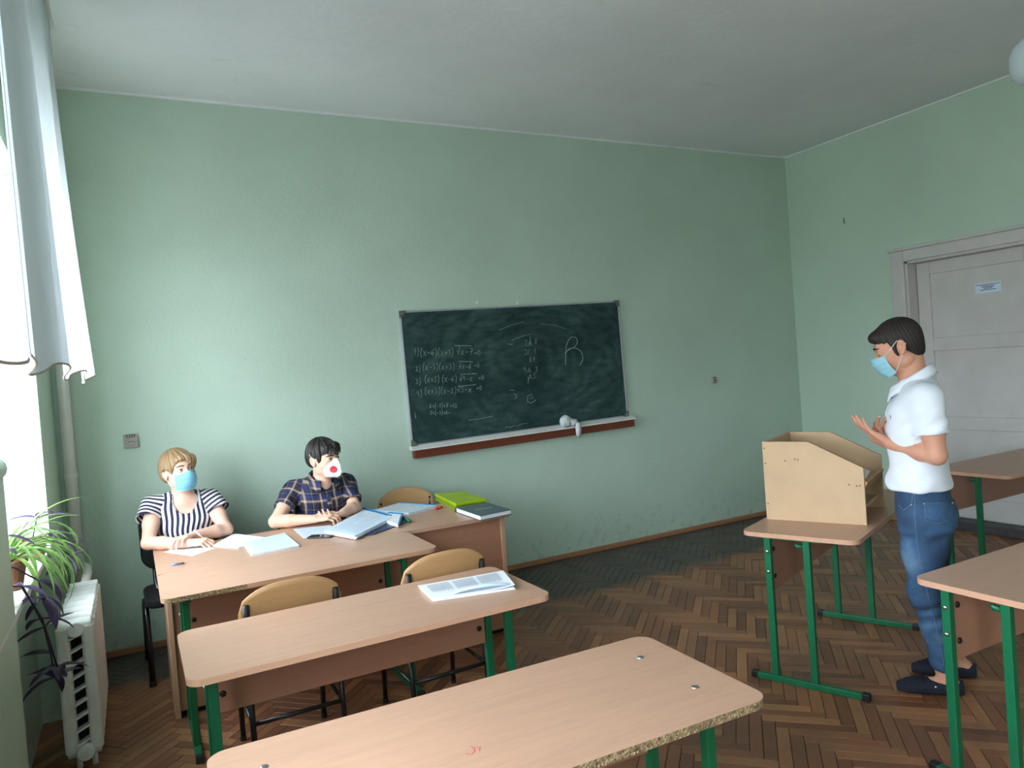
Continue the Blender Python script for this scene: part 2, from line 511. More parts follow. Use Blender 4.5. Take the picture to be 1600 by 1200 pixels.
for s in (-1, 1):
    y0, y1 = (.003, hw-.022) if s > 0 else (-hw+.022, -.003)
    lf = MB()
    st = .115
    lf.box2((.12, y0, .08), (.16, y0+st, DZ-.022)); lf.box2((.12, y1-st, .08), (.16, y1, DZ-.022))
    rails = [.08, .26, .845, .955, 1.535, 1.65, 2.215, DZ-.022]
    for q in range(0, 8, 2): lf.box2((.12, y0+st, rails[q]), (.16, y1-st, rails[q+1]))
    leaf = lf.build('door_leaf', M_doorw, door, bevel=.004)
    for q in (1, 3, 5):
        pn = MB(); pn.box2((.132, y0+st, rails[q]), (.152, y1-st, rails[q+1])); pn.build('door_panel', M_doorw, leaf, bevel=.003)
hd = MB(); hd.tube([(.12, -.06, 1.05), (.07, -.06, 1.05), (.065, -.08, 1.05), (.065, -.17, 1.045)], .009, 8); hd.build('handle', M_chrome, door, smooth=True)

# ---- printed notice on the door leaf
nt = thing('door_notice', 'small white printed notice taped to the upper door panel', 'notice', (W+.12, 3.505, 2.035))
mb = MB(); mb.box((.011, 0, 0), (.001, .205, .085)); mb.build('sheet', M_paper2, nt)
mb = MB()
for z, w_ in ((.026, .19), (.014, .11), (.004, .09), (-.006, .07), (-.018, .13)):
    mb.box((.0098, 0, z), (.0008, w_, .005))
mb.build('printed_lines', M_blueink, nt)

# ---- tiny wire stub on the right wall
p = atx(1319, 345, W)
mb = MB(); mb.tube([(0, .004, .03), (-.008, 0, .01), (-.006, -.004, -.03)], .0035, 6)
o = mb.build('wire_stub', M_black, None, loc=(W, p[1], p[2])); tag(o, 'short black wire sticking out high on the right wall', 'wire')
# ================================================================== BLACKBOARD
BT = math.radians(-1.05)      # the board hangs slightly askew
bx0 = at(622, 487, D); bx1 = at(965, 470, D)
BW, BH = 2.065, 1.045
board = thing('chalkboard', 'wide dark green chalkboard with handwritten equations on the front wall', 'chalkboard', (bx0[0], D, bx0[2]))
board.rotation_euler = (0, BT, 0)
def b_loc(px, py):      # pixel on the board plane to board-local x, z
    p = at(px, py, D-.02); dx, dz = p[0]-bx0[0], p[2]-bx0[2]
    c, s = math.cos(-BT), math.sin(-BT)
    return dx*c+dz*s, -dx*s+dz*c
def board_mat():
    t = NT('chalk_dusted_board'); v = t.obj()
    ar = t.n('ShaderNodeTexWave', wave_type='RINGS', rings_direction='Y')
    ar.inputs['Scale'].default_value = 2.2; ar.inputs['Distortion'].default_value = 9; ar.inputs['Detail'].default_value = 4; ar.inputs['Detail Scale'].default_value = 1.4
    t.t.links.new(t.mapping(v, (1, 1, 1.6), (0, 0, 0), (-1.1, 0, .75)), ar.inputs['Vector'])
    st = t.noise(t.mapping(v, (2.5, 1, 11), (0, .25, 0)), 2.0, 6, .7, .6)
    cl = t.noise(v, 2.2, 6, .65, .5)
    dust = t.math('MULTIPLY', t.ramp(cl, [(.36, 0.), (.7, 1.)]), t.math('ADD', t.math('MULTIPLY', ar.outputs['Fac'], .35), t.math('MULTIPLY', t.ramp(st, [(.35, 0.), (.75, 1.)]), .9)))
    sp = t.ramp(t.noise(v, 90, 2), [(.74, 0.), (.78, 1.)])
    b = t.mix(t.math('MULTIPLY', dust, .85, clamp=True), s2l((30, 53, 54)), s2l((86, 116, 114)))
    b = t.mix(t.math('MULTIPLY', sp, .12), b, (.5, .5, .5))
    t.p(Base_Color=b, Roughness=.75); t.b.inputs['Specular IOR Level'].default_value = .25
    return t.m
MB().box((BW/2, -.012, -BH/2), (BW-.02, .016, BH-.02)).build('writing_surface', board_mat(), board)
M_alu = plain('aluminium_frame', (186, 186, 196), .4, .6, .03)
M_zinc = plain('corner_plate_zinc', (120, 122, 118), .45, .7)
f = MB()
f.box((BW/2, -.013, -.007), (BW, .026, .014)); f.box((BW/2, -.013, -BH+.007), (BW, .026, .014))
f.box((.007, -.013, -BH/2), (.014, .026, BH)); f.box((BW-.007, -.013, -BH/2), (.014, .026, BH))
f.build('board_frame', M_alu, board, bevel=.003)
for (cx, sx_) in ((0, 1), (BW, -1)):
    for (cz, sz_) in ((0, -1), (-BH, 1)):
        tri = [(cx-.003*sx_, cz-.003*sz_), (cx+.055*sx_, cz-.003*sz_), (cx+.05*sx_, cz+.014*sz_), (cx+.014*sx_, cz+.05*sz_), (cx-.003*sx_, cz+.055*sz_)]
        mb = MB(); mb.prism(tri, .024, .030, Matrix(((1,0,0,0),(0,0,-1,0),(0,1,0,0),(0,0,0,1))))
        pl = mb.build('corner_plate', M_zinc, board)
        mb = MB(); mb.lathe([(.006, 0), (.005, .003), (0, .004)], (cx+.017*sx_, -.030, cz+.017*sz_), 8, (0, -1, 0)); mb.build('screw', M_chrome, pl)
# white ledge and brown bearer under the board
f = MB(); f.prism([(0, -BH-.028), (0, -BH+.004), (-.026, -BH+.004), (-.075, -BH-.018), (-.075, -BH-.028)], -.012, BW+.05, Matrix(((0,0,1,0),(1,0,0,0),(0,1,0,0),(0,0,0,1))))
f.build('chalk_ledge', M_white, board, bevel=.002)
f = MB(); f.box((BW/2+.02, -.03, -BH-.06), (BW+.03, .06, .064)); f.build('wood_bearer', M_brown, board, bevel=.004)
for px in (745, 808):
    p = at(px, 474, D)
    hk = thing('wall_hook', 'small white wall hook above the chalkboard, %s of the pair' % ('left' if px == 745 else 'right'), 'hook', (p[0], D, p[2]), 0, 'hooks above the chalkboard')
    MB().box((0, -.004, .005), (.018, .008, .03)).build('back_plate', M_white, hk, bevel=.002)
    MB().tube([(0, -.006, .0), (0, -.02, -.006), (0, -.026, .0), (0, -.026, .008)], .004, 6).build('prong', M_white, hk, smooth=True)

# ---- chalk handwriting: polyline strokes on the board
GL = {
 '0': [[(.5,1),(.15,.75),(.1,.35),(.4,0),(.8,.2),(.85,.7),(.5,1)]], '1': [[(.2,.65),(.55,1),(.5,0)]],
 '2': [[(.1,.75),(.4,1),(.75,.75),(.45,.35),(.1,.03),(.5,.12),(.9,0)]], '3': [[(.1,.9),(.6,1),(.7,.75),(.35,.55),(.8,.4),(.7,.08),(.1,.05)]],
 '4': [[(.3,1),(.15,.5),(.75,.5)],[(.7,.95),(.6,0)]], '5': [[(.85,1),(.3,1),(.2,.55),(.65,.6),(.75,.25),(.45,0),(.1,.1)]],
 '6': [[(.75,1),(.25,.6),(.12,.2),(.5,0),(.8,.25),(.55,.5),(.2,.3)]], '7': [[(.1,.95),(.85,1),(.35,0)],[(.2,.5),(.8,.55)]],
 '8': [[(.5,.5),(.2,.75),(.5,1),(.8,.75),(.5,.5),(.15,.2),(.5,0),(.85,.25),(.5,.5)]],
 'x': [[(.05,.7),(.3,.65),(.5,.05),(.9,.0)],[(.9,.75),(.5,.35),(.05,.0)]], '-': [[(.15,.4),(.85,.43)]], '+': [[(.1,.4),(.9,.42)],[(.5,.75),(.48,.05)]],
 '=': [[(.1,.5),(.9,.53)],[(.12,.28),(.9,.3)]], '(': [[(.75,1.25),(.35,.8),(.3,.2),(.6,-.3)]], ')': [[(.25,1.25),(.7,.8),(.7,.2),(.3,-.3)]],
 'r': [[(.05,.55),(.3,.6),(.55,-.2),(.75,1.35)]], 'A': [[(.15,0),(.5,1),(.8,0)],[(.25,.4),(.7,.4)]], 'B': [[(.25,0),(.25,1),(.7,.8),(.3,.52),(.8,.3),(.25,0)]],
 'G': [[(.2,0),(.25,1),(.8,.95)]], 'D': [[(.0,0),(.15,.12),(.5,1),(.8,.1),(1,0)],[(.15,.1),(.85,.1)]], 'c': [[(.8,.75),(.3,.7),(.15,.2),(.5,0),(.85,.2)]],
}
ck = MB()
def stroke(pts, r=.0036):
    q = [b_loc(px, py) for px, py in pts]
    # flat chalk ribbon with a little thickness
    q = [V(x, -.0215, z) for x, z in q]
    if len(q) > 3:      # round the corners of long strokes
        sm = [q[0]]
        for i in range(1, len(q)-1): sm += [q[i]*.72+q[i-1]*.28, q[i]*.72+q[i+1]*.28]
        q = sm+[q[-1]]
    out = [q[0]]
    for a, b in zip(q[:-1], q[1:]):
        n_ = max(1, int(np.linalg.norm(b-a)/.012))
        for k in range(1, n_+1): out.append(a+(b-a)*k/n_)
    if len(out) > 1: ck.tube(out, r, 5)
def write(txt, x, y, h, adv, slope=0.0, ox=620, oy=520, sc=8.0):
    """x,y baseline start in enlarged coordinates"""
    for c in txt:
        if c in GL:
            w = h*.62 if c not in '()1' else h*.42
            for s in GL[c]:
                stroke([(ox+(x+u*w+random.uniform(-1, 1))/sc, oy+(y-v*h+slope*u*w)/sc) for u, v in s], .0021)
            x += w+adv*h*.18; y += slope*(w+adv*h*.18)
        else: x += h*.35
    return x
write('1)', 215, 270, 75, .3); write('(x-6)(x+1)', 290, 285, 78, .12, -.01); write('rx-7', 745, 275, 80, .25, -.01); stroke([(620+725/8, 520+160/8), (620+935/8, 520+163/8)], .003); write('=0', 965, 280, 64, .3)
write('2)', 230, 480, 62, .3); write('(x-5)(x+3)', 320, 462, 70, .22, -.01); write('rx-6', 770, 450, 62, .3); stroke([(620+770/8, 520+357/8), (620+950/8, 520+362/8)], .003); write('=0', 965, 432, 52, .5)
write('3)', 230, 640, 66, .3); write('(x+5) (x-6)', 345, 615, 68, .15, -.02); write('r4-x', 780, 605, 62, .35, -.02); stroke([(620+795/8, 520+522/8), (620+995/8, 520+508/8)], .003); write('=0', 1015, 590, 56, .5)
write('4)', 245, 790, 66, .3); write('(x+3)(x-2)', 345, 765, 70, .2, -.02); write('r5-x', 750, 745, 70, .35, -.02); stroke([(620+755/8, 520+672/8), (620+985/8, 520+648/8)], .003); write('=0', 990, 715, 52, .8)
write('6+(-1)+7 =12', 405, 938, 52, .2, -.01); write('5+(-3)+8=', 415, 1022, 46, .2, -.01); stroke([(620+228/8, 520+1000/8), (620+236/8, 520+1068/8)], .003)
kw = dict(ox=780, oy=500, sc=6.667)
write('2A', 262, 268, 62, .0, **kw); write('8', 365, 245, 50, 0, **kw); stroke([(780+325/6.667, 500+170/6.667), (780+320/6.667, 500+260/6.667)], .003)
write('3G', 262, 362, 56, .1, **kw); write('1', 362, 345, 50, 0, **kw); write('B1', 310, 438, 56, .6, **kw)
write('4D', 250, 545, 62, .2, **kw); write('3', 372, 540, 52, 0, **kw); write('D5', 305, 610, 56, .8, **kw); stroke([(780+305/6.667, 500+600/6.667), (780+300/6.667, 500+660/6.667)], .003)
def st2(l, r=.003): stroke([(780+a/6.667, 500+b/6.667) for a, b in l], r)
st2([(690, 470), (692, 330), (700, 260), (730, 190), (780, 172), (815, 200), (812, 250), (775, 290), (720, 300), (680, 345), (690, 360), (720, 305), (790, 288), (850, 320), (874, 390), (862, 440), (836, 472)], .0034)
st2([(295, 845), (295, 790), (345, 775)]); st2([(325, 820), (355, 800)]); st2([(290, 850), (330, 865), (380, 835)])
st2([(105, 735), (130, 728), (160, 735)]); st2([(150, 765), (170, 790), (185, 770)]); st2([(160, 820), (190, 795)])
st2([(130, 215), (200, 180), (290, 155), (330, 150)], .0022); st2([(85, 250), (140, 256)], .003)
st2([(0, 105), (120, 55), (260, 20)], .0018); st2([(430, 40), (560, 50), (700, 95)], .0016)
st2([(60, 1125), (90, 1108), (120, 1120), (150, 1100), (190, 1105), (220, 1085), (295, 1075)], .002)
stroke([(620+900/8, 520+1095/8), (620+1040/8, 520+1075/8), (620+1200/8, 520+1040/8)], .0022)
M_chalk = plain('chalk_line', (122, 146, 142), .9, 0, .2, 60)
tag(ck.build('chalk_writing', M_chalk, board), kind='stuff')

# ---- crumpled cloth on the ledge
p = at(889, 663, D-.06)
mb = MB(); G = []
def blob(cx, cy, cz, rx, ry, rz, seed, n=18, m=12):
    out = []
    for i in range(m+1):
        th = PI*i/m; row = []
        for k in range(n+1):
            ph = 2*PI*(k%n)/n
            w = 1+.16*math.sin(5*ph+seed)*math.sin(3*th+seed)+.10*math.sin(9*ph+2*seed+4*th)
            row.append((cx+rx*w*math.sin(th)*math.cos(ph), cy+ry*w*math.sin(th)*math.sin(ph), cz+rz*w*math.cos(th)))
        out.append(row)
    return out
mb.grid(blob(-.035, 0, .045, .055, .035, .048, 1.3)); mb.grid(blob(.03, -.005, .03, .05, .03, .03, 2.1)); mb.grid(blob(.065, -.035, -.035, .026, .018, .06, 3.3))
o = mb.build('cleaning_rag', plain('pale_rag', (206, 214, 216), .85, 0, .1, 40), None, smooth=True, loc=(p[0], D-.065, p[2]-.016))
tag(o, 'crumpled pale cleaning rag hanging over the chalkboard ledge', 'rag')

# ---- wall sockets
plain_socket = plain('socket_ring', (120, 116, 110), .5)
def socket(px, py, size, label, txt):
    p = at(px, py, D)
    r = thing('wall_socket', label, 'socket', (p[0], D, p[2]), 0, 'wall sockets')
    w, h = size
    mb = MB(); mb.prism(rrect(-w/2, w/2, -h/2, h/2, .012), 0, .022, Matrix(((1,0,0,0),(0,0,-1,0),(0,1,0,0),(0,0,0,1))))
    mb.build('cover', plain('grey_socket_cover', (158, 152, 146), .5), r, bevel=.003)
    mb = MB(); mb.tube([(.024*w/.08*math.cos(2*PI*k/24), -.022, -.006+.024*w/.08*math.sin(2*PI*k/24)) for k in range(24)], .0012, 5, closed=True); mb.build('ring', plain_socket, r)
    for dx in (-.012, 0, .012):
        MB().lathe([(.0038, 0), (.0038, .0035), (0, .0036)], (dx*w/.08, -.022, -.004), 8, (0, -1, 0)).build('contact_hole', M_blackink, r)
    mb = MB()
    x = -.026*w/.08
    for c in txt:
        for s in GL[c]:
            mb.tube([V(x+u*.012*w/.08, -.0235, .022*h/.08+v_*.017*h/.08) for u, v_ in s], .0016, 5)
        x += .0145*w/.08
    mb.build('marker_number', M_blackink, r)
socket(204.5, 689, (.085, .088), 'square grey wall socket marked 220B beside the woman', '220B')
socket(1115, 594, (.05, .065), 'small grey wall socket on the front wall near the right corner', '35')

# ================================================================== TABLES
def school_table(label, loc, rz, hl=.665, hd=.277, fx=(-.575, .575), chipped='', bolts=True, flush=True, top_r=.05, leg_y=(.175, -.035), seed=0):
    r = thing('school_table', label, 'table', (loc[0], loc[1], 0), rz, 'school tables with green steel legs')
    tk = .022; z1 = ZT; z0 = ZT-tk
    poly = rrect(-hl, hl, -hd, hd, top_r)
    if chipped == 'nearleft': poly = poly[:21]+[(-hl+.30, -hd), (-hl+.36, -hd)]+poly[21:]
    n = len(poly)
    mb = MB(); vs = [(x, y, z0) for x, y in poly]+[(x, y, z1) for x, y in poly]
    mb.add(vs, [tuple(range(n))[::-1]], 1); mb.f[-1] = list(mb.f[-1])
    mb.f.append(list(range(n, 2*n))); mb.m.append(0)
    for i in range(n):
        j = (i+1)%n; mx, my = (poly[i][0]+poly[j][0])/2, (poly[i][1]+poly[j][1])/2
        m_ = 1
        if chipped == 'near' and my < -hd+.035: m_ = 2
        if chipped == 'nearleft' and my < -hd+.012 and mx < -hl+.40: m_ = 2
        mb.f.append([i, j, n+j, n+i]); mb.m.append(m_)
    top = mb.build('table_top', [M_beech, M_edge, M_chip], r, bevel=0)
    for x in fx:
        s = 1 if x > 0 else -1
        for y in leg_y:
            lg = MB(); lg.box((x, y, (z0+.03)/2), (.03, .032, z0-.03)); leg = lg.build('leg', M_green, r, bevel=.003)
            if y == leg_y[0]:
                for zz in (.655, .555):
                    b = MB(); b.lathe([(.009, 0), (.009, .003), (.004, .006), (0, .006)], (x+s*.015, y, zz), 10, (s, 0, 0)); b.build('bolt', M_chrome, leg, smooth=True)
            else:
                b = MB(); b.tube([(x-s*.012, y+.014, .69), (x-s*.012, y+.05, .688), (x-s*.012, y+.055, .70)], .012, 8); b.build('bag_hook', M_green, leg, smooth=True)
        ft = MB(); ft.box((x, -.0, .016), (.03, .50, .03)); foot = ft.build('foot_bar', M_green, r, bevel=.003)
        for q in (-1, 1):
            c = MB(); c.box((x, q*.262, .017), (.034, .034, .034)); c.build('end_cap', M_black, foot, bevel=.004)
        br = MB(); br.box((x, (leg_y[0]+leg_y[1])/2-.02, z0-.006), (.022, .30, .012)); br.build('top_bearer', M_green, r, bevel=.003)
        if bolts:
            for y in (.13, -.12):
                b = MB(); b.lathe([(.011, 0), (.011, .0012), (.007, .0035), (0, .004)], (x+(-.03*s if bolts != 2 else 0), y, z1), 16); b.build('screw_head', M_chrome, r, smooth=True)
    pn = MB(); pn.box(((fx[0]+fx[1])/2, leg_y[0]-.025 if False else leg_y[0], .585), (fx[1]-fx[0]-.034, .016, .27)); pan = pn.build('modesty_panel', M_panel, r, bevel=.002)
    for x in (fx[0]+.045, fx[1]-.045):
        for zz in (.655, .52):
            b = MB(); b.lathe([(.012, 0), (.012, .004), (.008, .007), (0, .007)], (x, leg_y[0]-.008, zz), 12, (0, -1, 0)); b.build('panel_cap', M_black, pan, smooth=True)
    return r
school_table('beech school table with a sheaf of printed papers, two chair backs behind it', (.756, 2.773), 0, bolts=False)
desk3 = school_table('nearest beech school table, bare top with red ink scrawl and raw chipboard edge', (.757, 1.677), -.030, chipped='near', leg_y=(.15, -.12))
school_table('bare beech school table cut by the right edge, in front of the standing man', (3.23, 1.485), 0, fx=(-.615, .615), bolts=False)
school_table('far school table standing against the white door behind the standing man', (5.49, 2.895), 0, bolts=False)
school_table('front school table pushed against the teacher desk, chipped edge, two people at it', (.712, 3.83), 0, hl=.657, hd=.258, fx=(-.555, .50), chipped='nearleft', bolts=False, leg_y=(.17, -.14))
LRZ = .384
school_table('school table turned askew carrying the chipboard lectern', (3.393, 2.735), LRZ, fx=(-.63, .395), bolts=False, leg_y=(.155, -.035))
# red ink scrawl on the nearest table
pts = [atz(px, py, ZT) for px, py in ((728, 1178), (737, 1178.5), (742, 1174), (741, 1170), (736, 1166.5), (742, 1168), (750, 1167.5), (749, 1173))]
mb = MB(); mb.tube([p-V(0, 0, .0006) for p in pts], .0014, 5)
inv = Matrix.Rotation(.030, 4, 'Z') @ Matrix.Translation((-.757, -1.677, 0))
mb.v = [tuple(inv @ Vector(p)) for p in mb.v]
o = mb.build('ink_scrawl', plain('red_ink', (196, 60, 56), .6), desk3)

# ---- teacher desk of panels behind the front table
tx0, tx1, ty0, ty1 = .055, 2.055, 4.092, 4.78
td = thing('teacher_desk', 'long beech panel desk with floor-length front, against the front table', 'desk', ((tx0+tx1)/2, (ty0+ty1)/2, 0))
hx, hy = (tx1-tx0)/2, (ty1-ty0)/2
mb = MB(); mb.box2((-hx, -hy, ZT-.026), (hx, hy, ZT)); mb.build('desk_top', M_beech, td, bevel=.003)
for s in (-1, 1):
    mb = MB(); xo = s*(hx-.045); mb.box2((xo-.013, -hy+.012, .0), (xo+.013, hy-.03, ZT-.027)); mb.build('side_panel', M_beech_z, td, bevel=.003)
mb = MB(); mb.box2((-hx+.06, -hy+.03, .03), (hx-.06, -hy+.048, ZT-.027)); mb.build('front_panel', M_panel, td)
mb = MB(); mb.box2((-hx+.06, -hy+.055, .0), (hx-.06, -hy+.07, .03)); mb.build('gap_shade_strip', M_dark, td)  # dark strip standing in for the shade in the gap under the front panel

# ---- lectern
Lr = math.radians(25.5)
l0 = V(2.957, 2.835); sdir = V(math.sin(Lr), -math.cos(Lr)); wdir = V(math.cos(Lr), math.sin(Lr))
lect = thing('lectern', 'open chipboard table lectern with sloping sides, on the askew table', 'lectern', (l0[0], l0[1], ZT), Lr)
# local: x along the width (away from camera), y negative towards the speaker
LP, LW, LT = .49, .47, .018
prof = [(0, 0), (-LP, 0), (-LP, .285), (-.235, .415), (0, .415)]
for x in (0, LW-LT):
    mb = MB(); mb.prism(prof, x, x+LT, Matrix(((0,0,1,0),(1,0,0,0),(0,1,0,0),(0,0,0,1)))); sp = mb.build('side_panel', M_lect, lect, bevel=.0015)
    if x == 0:
        for (y, z) in ((-.115, .315), (-.165, .325), (-.42, .2), (-.47, .197), (-.455, .195), (-.01, .38), (-.012, .30), (-.012, .085), (-.18, .322)):
            b = MB(); b.lathe([(.0042, 0), (.0042, .0008), (0, .0009)], (0, y, z), 8, (-1, 0, 0)); b.build('screw_hole', plain('screw_hole', (120, 84, 52), .7) if 'screw_hole' not in bpy.data.materials else bpy.data.materials['screw_hole'], sp)
mb = MB(); mb.box2((LT, -LT, 0), (LW-LT, 0, .415)); mb.build('back_panel', M_lect, lect)
ang = math.atan2(.13, .255)
Rsl = Rx(-ang) if False else Rx(ang)
mb = MB(); mb.box((LW/2, -.30, .262), (LW-2*LT-.001, .40, .016), Rx(-ang*-1)); mb.build('slanted_shelf', M_lect, lect)
mb = MB(); mb.box((LW/2, -.484, .193), (LW-2*LT-.001, .016, .05), Rx(ang)); mb.build('front_lip', M_lect_edge, lect)
mb = MB(); mb.box2((LT, -.46, .055), (LW-LT, -.02, .071)); mb.build('inner_shelf', M_lect, lect)
sh = thing('lecture_sheet', 'white sheet of paper lying on the lectern slope', 'paper', (l0[0], l0[1], ZT), Lr)
mb = MB(); mb.box((LW/2+.07, -.36, .2445), (.21, .20, .002), Rx(ang)@Rz(.1)); mb.build('sheet', M_paper, sh)

# ================================================================== CHAIRS
def ply_chair(name, label, loc, rz, group, tube_behind=True):
    """sitter faces local -y; back at +y"""
    r = thing(name, label, 'chair', (loc[0], loc[1], 0), rz, group)
    hw_ = .215
    for s in (-1, 1):
        for (ya, yb) in ((.205, .225), (-.19, -.215)):
            mb = MB(); mb.tube([(s*.19, ya, .435), (s*.19, yb, .012)], .0125, 8); lg = mb.build('leg', M_blackmetal, r, smooth=True)
            mb = MB(); mb.lathe([(.014, 0), (.014, .02), (.011, .022)], (s*.19, yb, 0), 8); mb.build('rubber_foot', M_black, lg)
        mb = MB(); mb.tube([(s*.19, .21, .245), (s*.19, -.20, .245)], .009, 8); mb.build('side_rail', M_blackmetal, r, smooth=True)
        mb = MB(); mb.tube([(s*.19, -.20, .425), (s*.19, .2, .425)], .011, 8); mb.build('seat_rail', M_blackmetal, r, smooth=True)
        mb = MB(); mb.tube([(s*.185, .20, .43), (s*.185, .222, .55), (s*.185, .243, .70), (s*.185, .251, .745)], .0125, 8); mb.build('back_upright', M_blackmetal, r, smooth=True)
    mb = MB(); mb.tube([(-.19, .215, .245), (.19, .215, .245)], .010, 8); mb.build('rear_rail', M_blackmetal, r, smooth=True)
    # seat: dished plywood
    P = []
    for i in range(9):
        v = -1+2*i/8; row = []
        for k in range(11):
            u = -1+2*k/10
            row.append((u*.205*(1-.04*max(0, v)), v*.205, .447+.012*u*u+.012*max(0, v-.3)**2-.02*max(0, -v-.55)))
        P.append(row)
    P = np.array(P); mb = MB(); mb.grid(P+V(0, 0, .010)); mb.grid(P, flip=True)
    a, b = P.shape[:2]; N = a*b
    loop = [j for j in range(b)]+[i*b+b-1 for i in range(1, a)]+[(a-1)*b+j for j in range(b-2, -1, -1)]+[i*b for i in range(a-2, 0, -1)]
    for q in range(len(loop)):
        x_, y_ = loop[q], loop[(q+1)%len(loop)]; mb.f.append([x_, N+x_, N+y_, y_][::-1]); mb.m.append(0)
    mb.build('seat', M_ply, r, smooth=True)
    # backrest: curved plywood, rounded top
    cols, rows = 25, 9; F_, B_ = [], []
    for i in range(rows):
        v = i/(rows-1); rf, rb = [], []
        for k in range(cols):
            u = -1+2*k/(cols-1)
            top = .835-.07*abs(u)**3.2-.012*u*u-(.035 if abs(u) > .985 else 0)
            bot = .635-.0*u
            z = bot+(top-bot)*v
            y = .232+.028*(1-u*u)-.0+(z-.63)*.11
            rf.append((u*hw_, y-.014, z)); rb.append((u*hw_, y-.005, z))
        F_.append(rf); B_.append(rb)
    mb = MB(); mb.grid(F_, 0); mb.grid(B_, 0, True)
    a, b = rows, cols; N = a*b
    loop = [j for j in range(b)]+[i*b+b-1 for i in range(1, a)]+[(a-1)*b+j for j in range(b-2, -1, -1)]+[i*b for i in range(a-2, 0, -1)]
    for q in range(len(loop)):
        x_, y_ = loop[q], loop[(q+1)%len(loop)]; mb.f.append([x_, N+x_, N+y_, y_]); mb.m.append(0)
    bk = mb.build('backrest', M_ply, r, smooth=False)
    for p_ in bk.data.polygons: p_.use_smooth = True
    for s in (-1, 1):
        # flat black bracket on the rear face, bolt heads on the front
        mb = MB(); mb.tube([(s*.186, .2455, .64), (s*.186, .258, .758)], [.0135, .0135], 8); mb.build('bracket', M_black, bk, smooth=True)
        for zz in (.68, .745):
            mb = MB(); mb.lathe([(.010, 0), (.009, .004), (0, .005)], (s*.186, .226+(zz-.63)*.11, zz), 10, (0, -1, 0)); mb.build('bolt', M_black, bk, smooth=True)
    return r
g = 'plywood school chairs'
ply_chair('school_chair', 'plywood school chair seen from behind, left of the pair at the middle table', (.545, 3.45), PI, g)
ply_chair('school_chair', 'plywood school chair seen from behind, right of the pair at the middle table', (1.235, 3.42), PI+.02, g)
ply_chair('school_chair', 'empty plywood chair against the front wall beside the green folder', (1.73, 4.90), -.03, g)
ply_chair('school_chair', 'plywood chair under the man in the plaid shirt', (1.06, 5.07), .12, g)

# ---- black padded chair of the woman
r = thing('padded_chair', 'black padded visitor chair with oval steel legs under the woman', 'chair', (.225, 4.93, 0), .03)
M_pad = plain('black_fabric', (17, 17, 20), .9, 0, .1, 60)
M_gloss = plain('black_gloss_tube', (14, 14, 16), .22)
mb = MB(); mb.prism(rrect(-.235, .235, -.22, .21, .07), .42, .475); mb.build('seat', M_pad, r, bevel=.02, seg=3)
mb = MB(); mb.prism(rrect(-.23, .23, -.19, .185, .09), -.025, .025, Matrix.Translation((0, .235, .75)) @ Matrix.Rotation(math.radians(82), 4, 'X')); mb.build('backrest', M_pad, r, bevel=.02, seg=3)
for s in (-1, 1):
    x = s*.235
    mb = MB(); mb.tube([(x, -.255, .01), (x, -.13, .36), (x, -.085, .425), (x, -.04, .44), (x, .0, .43), (x, .04, .40), (x, .075, .34), (x, .235, .01)], .017, 10); lg = mb.build('leg_hoop', M_gloss, r, smooth=True)
    for yy in (-.257, .237): MB().lathe([(.021, 0), (.021, .025), (.017, .028)], (x, yy, 0), 10).build('foot_plug', M_black, lg)
    mb = MB(); mb.tube([(s*.16, .05, .425), (s*.16, .17, .44), (s*.16, .215, .5), (s*.16, .23, .68)], .012, 8); mb.build('back_stay', M_gloss, r, smooth=True)
mb = MB(); mb.tube([(-.235, -.04, .425), (.235, -.04, .425)], .011, 8); mb.tube([(-.235, .04, .405), (.235, .04, .405)], .011, 8); mb.build('cross_bar', M_gloss, r, smooth=True)
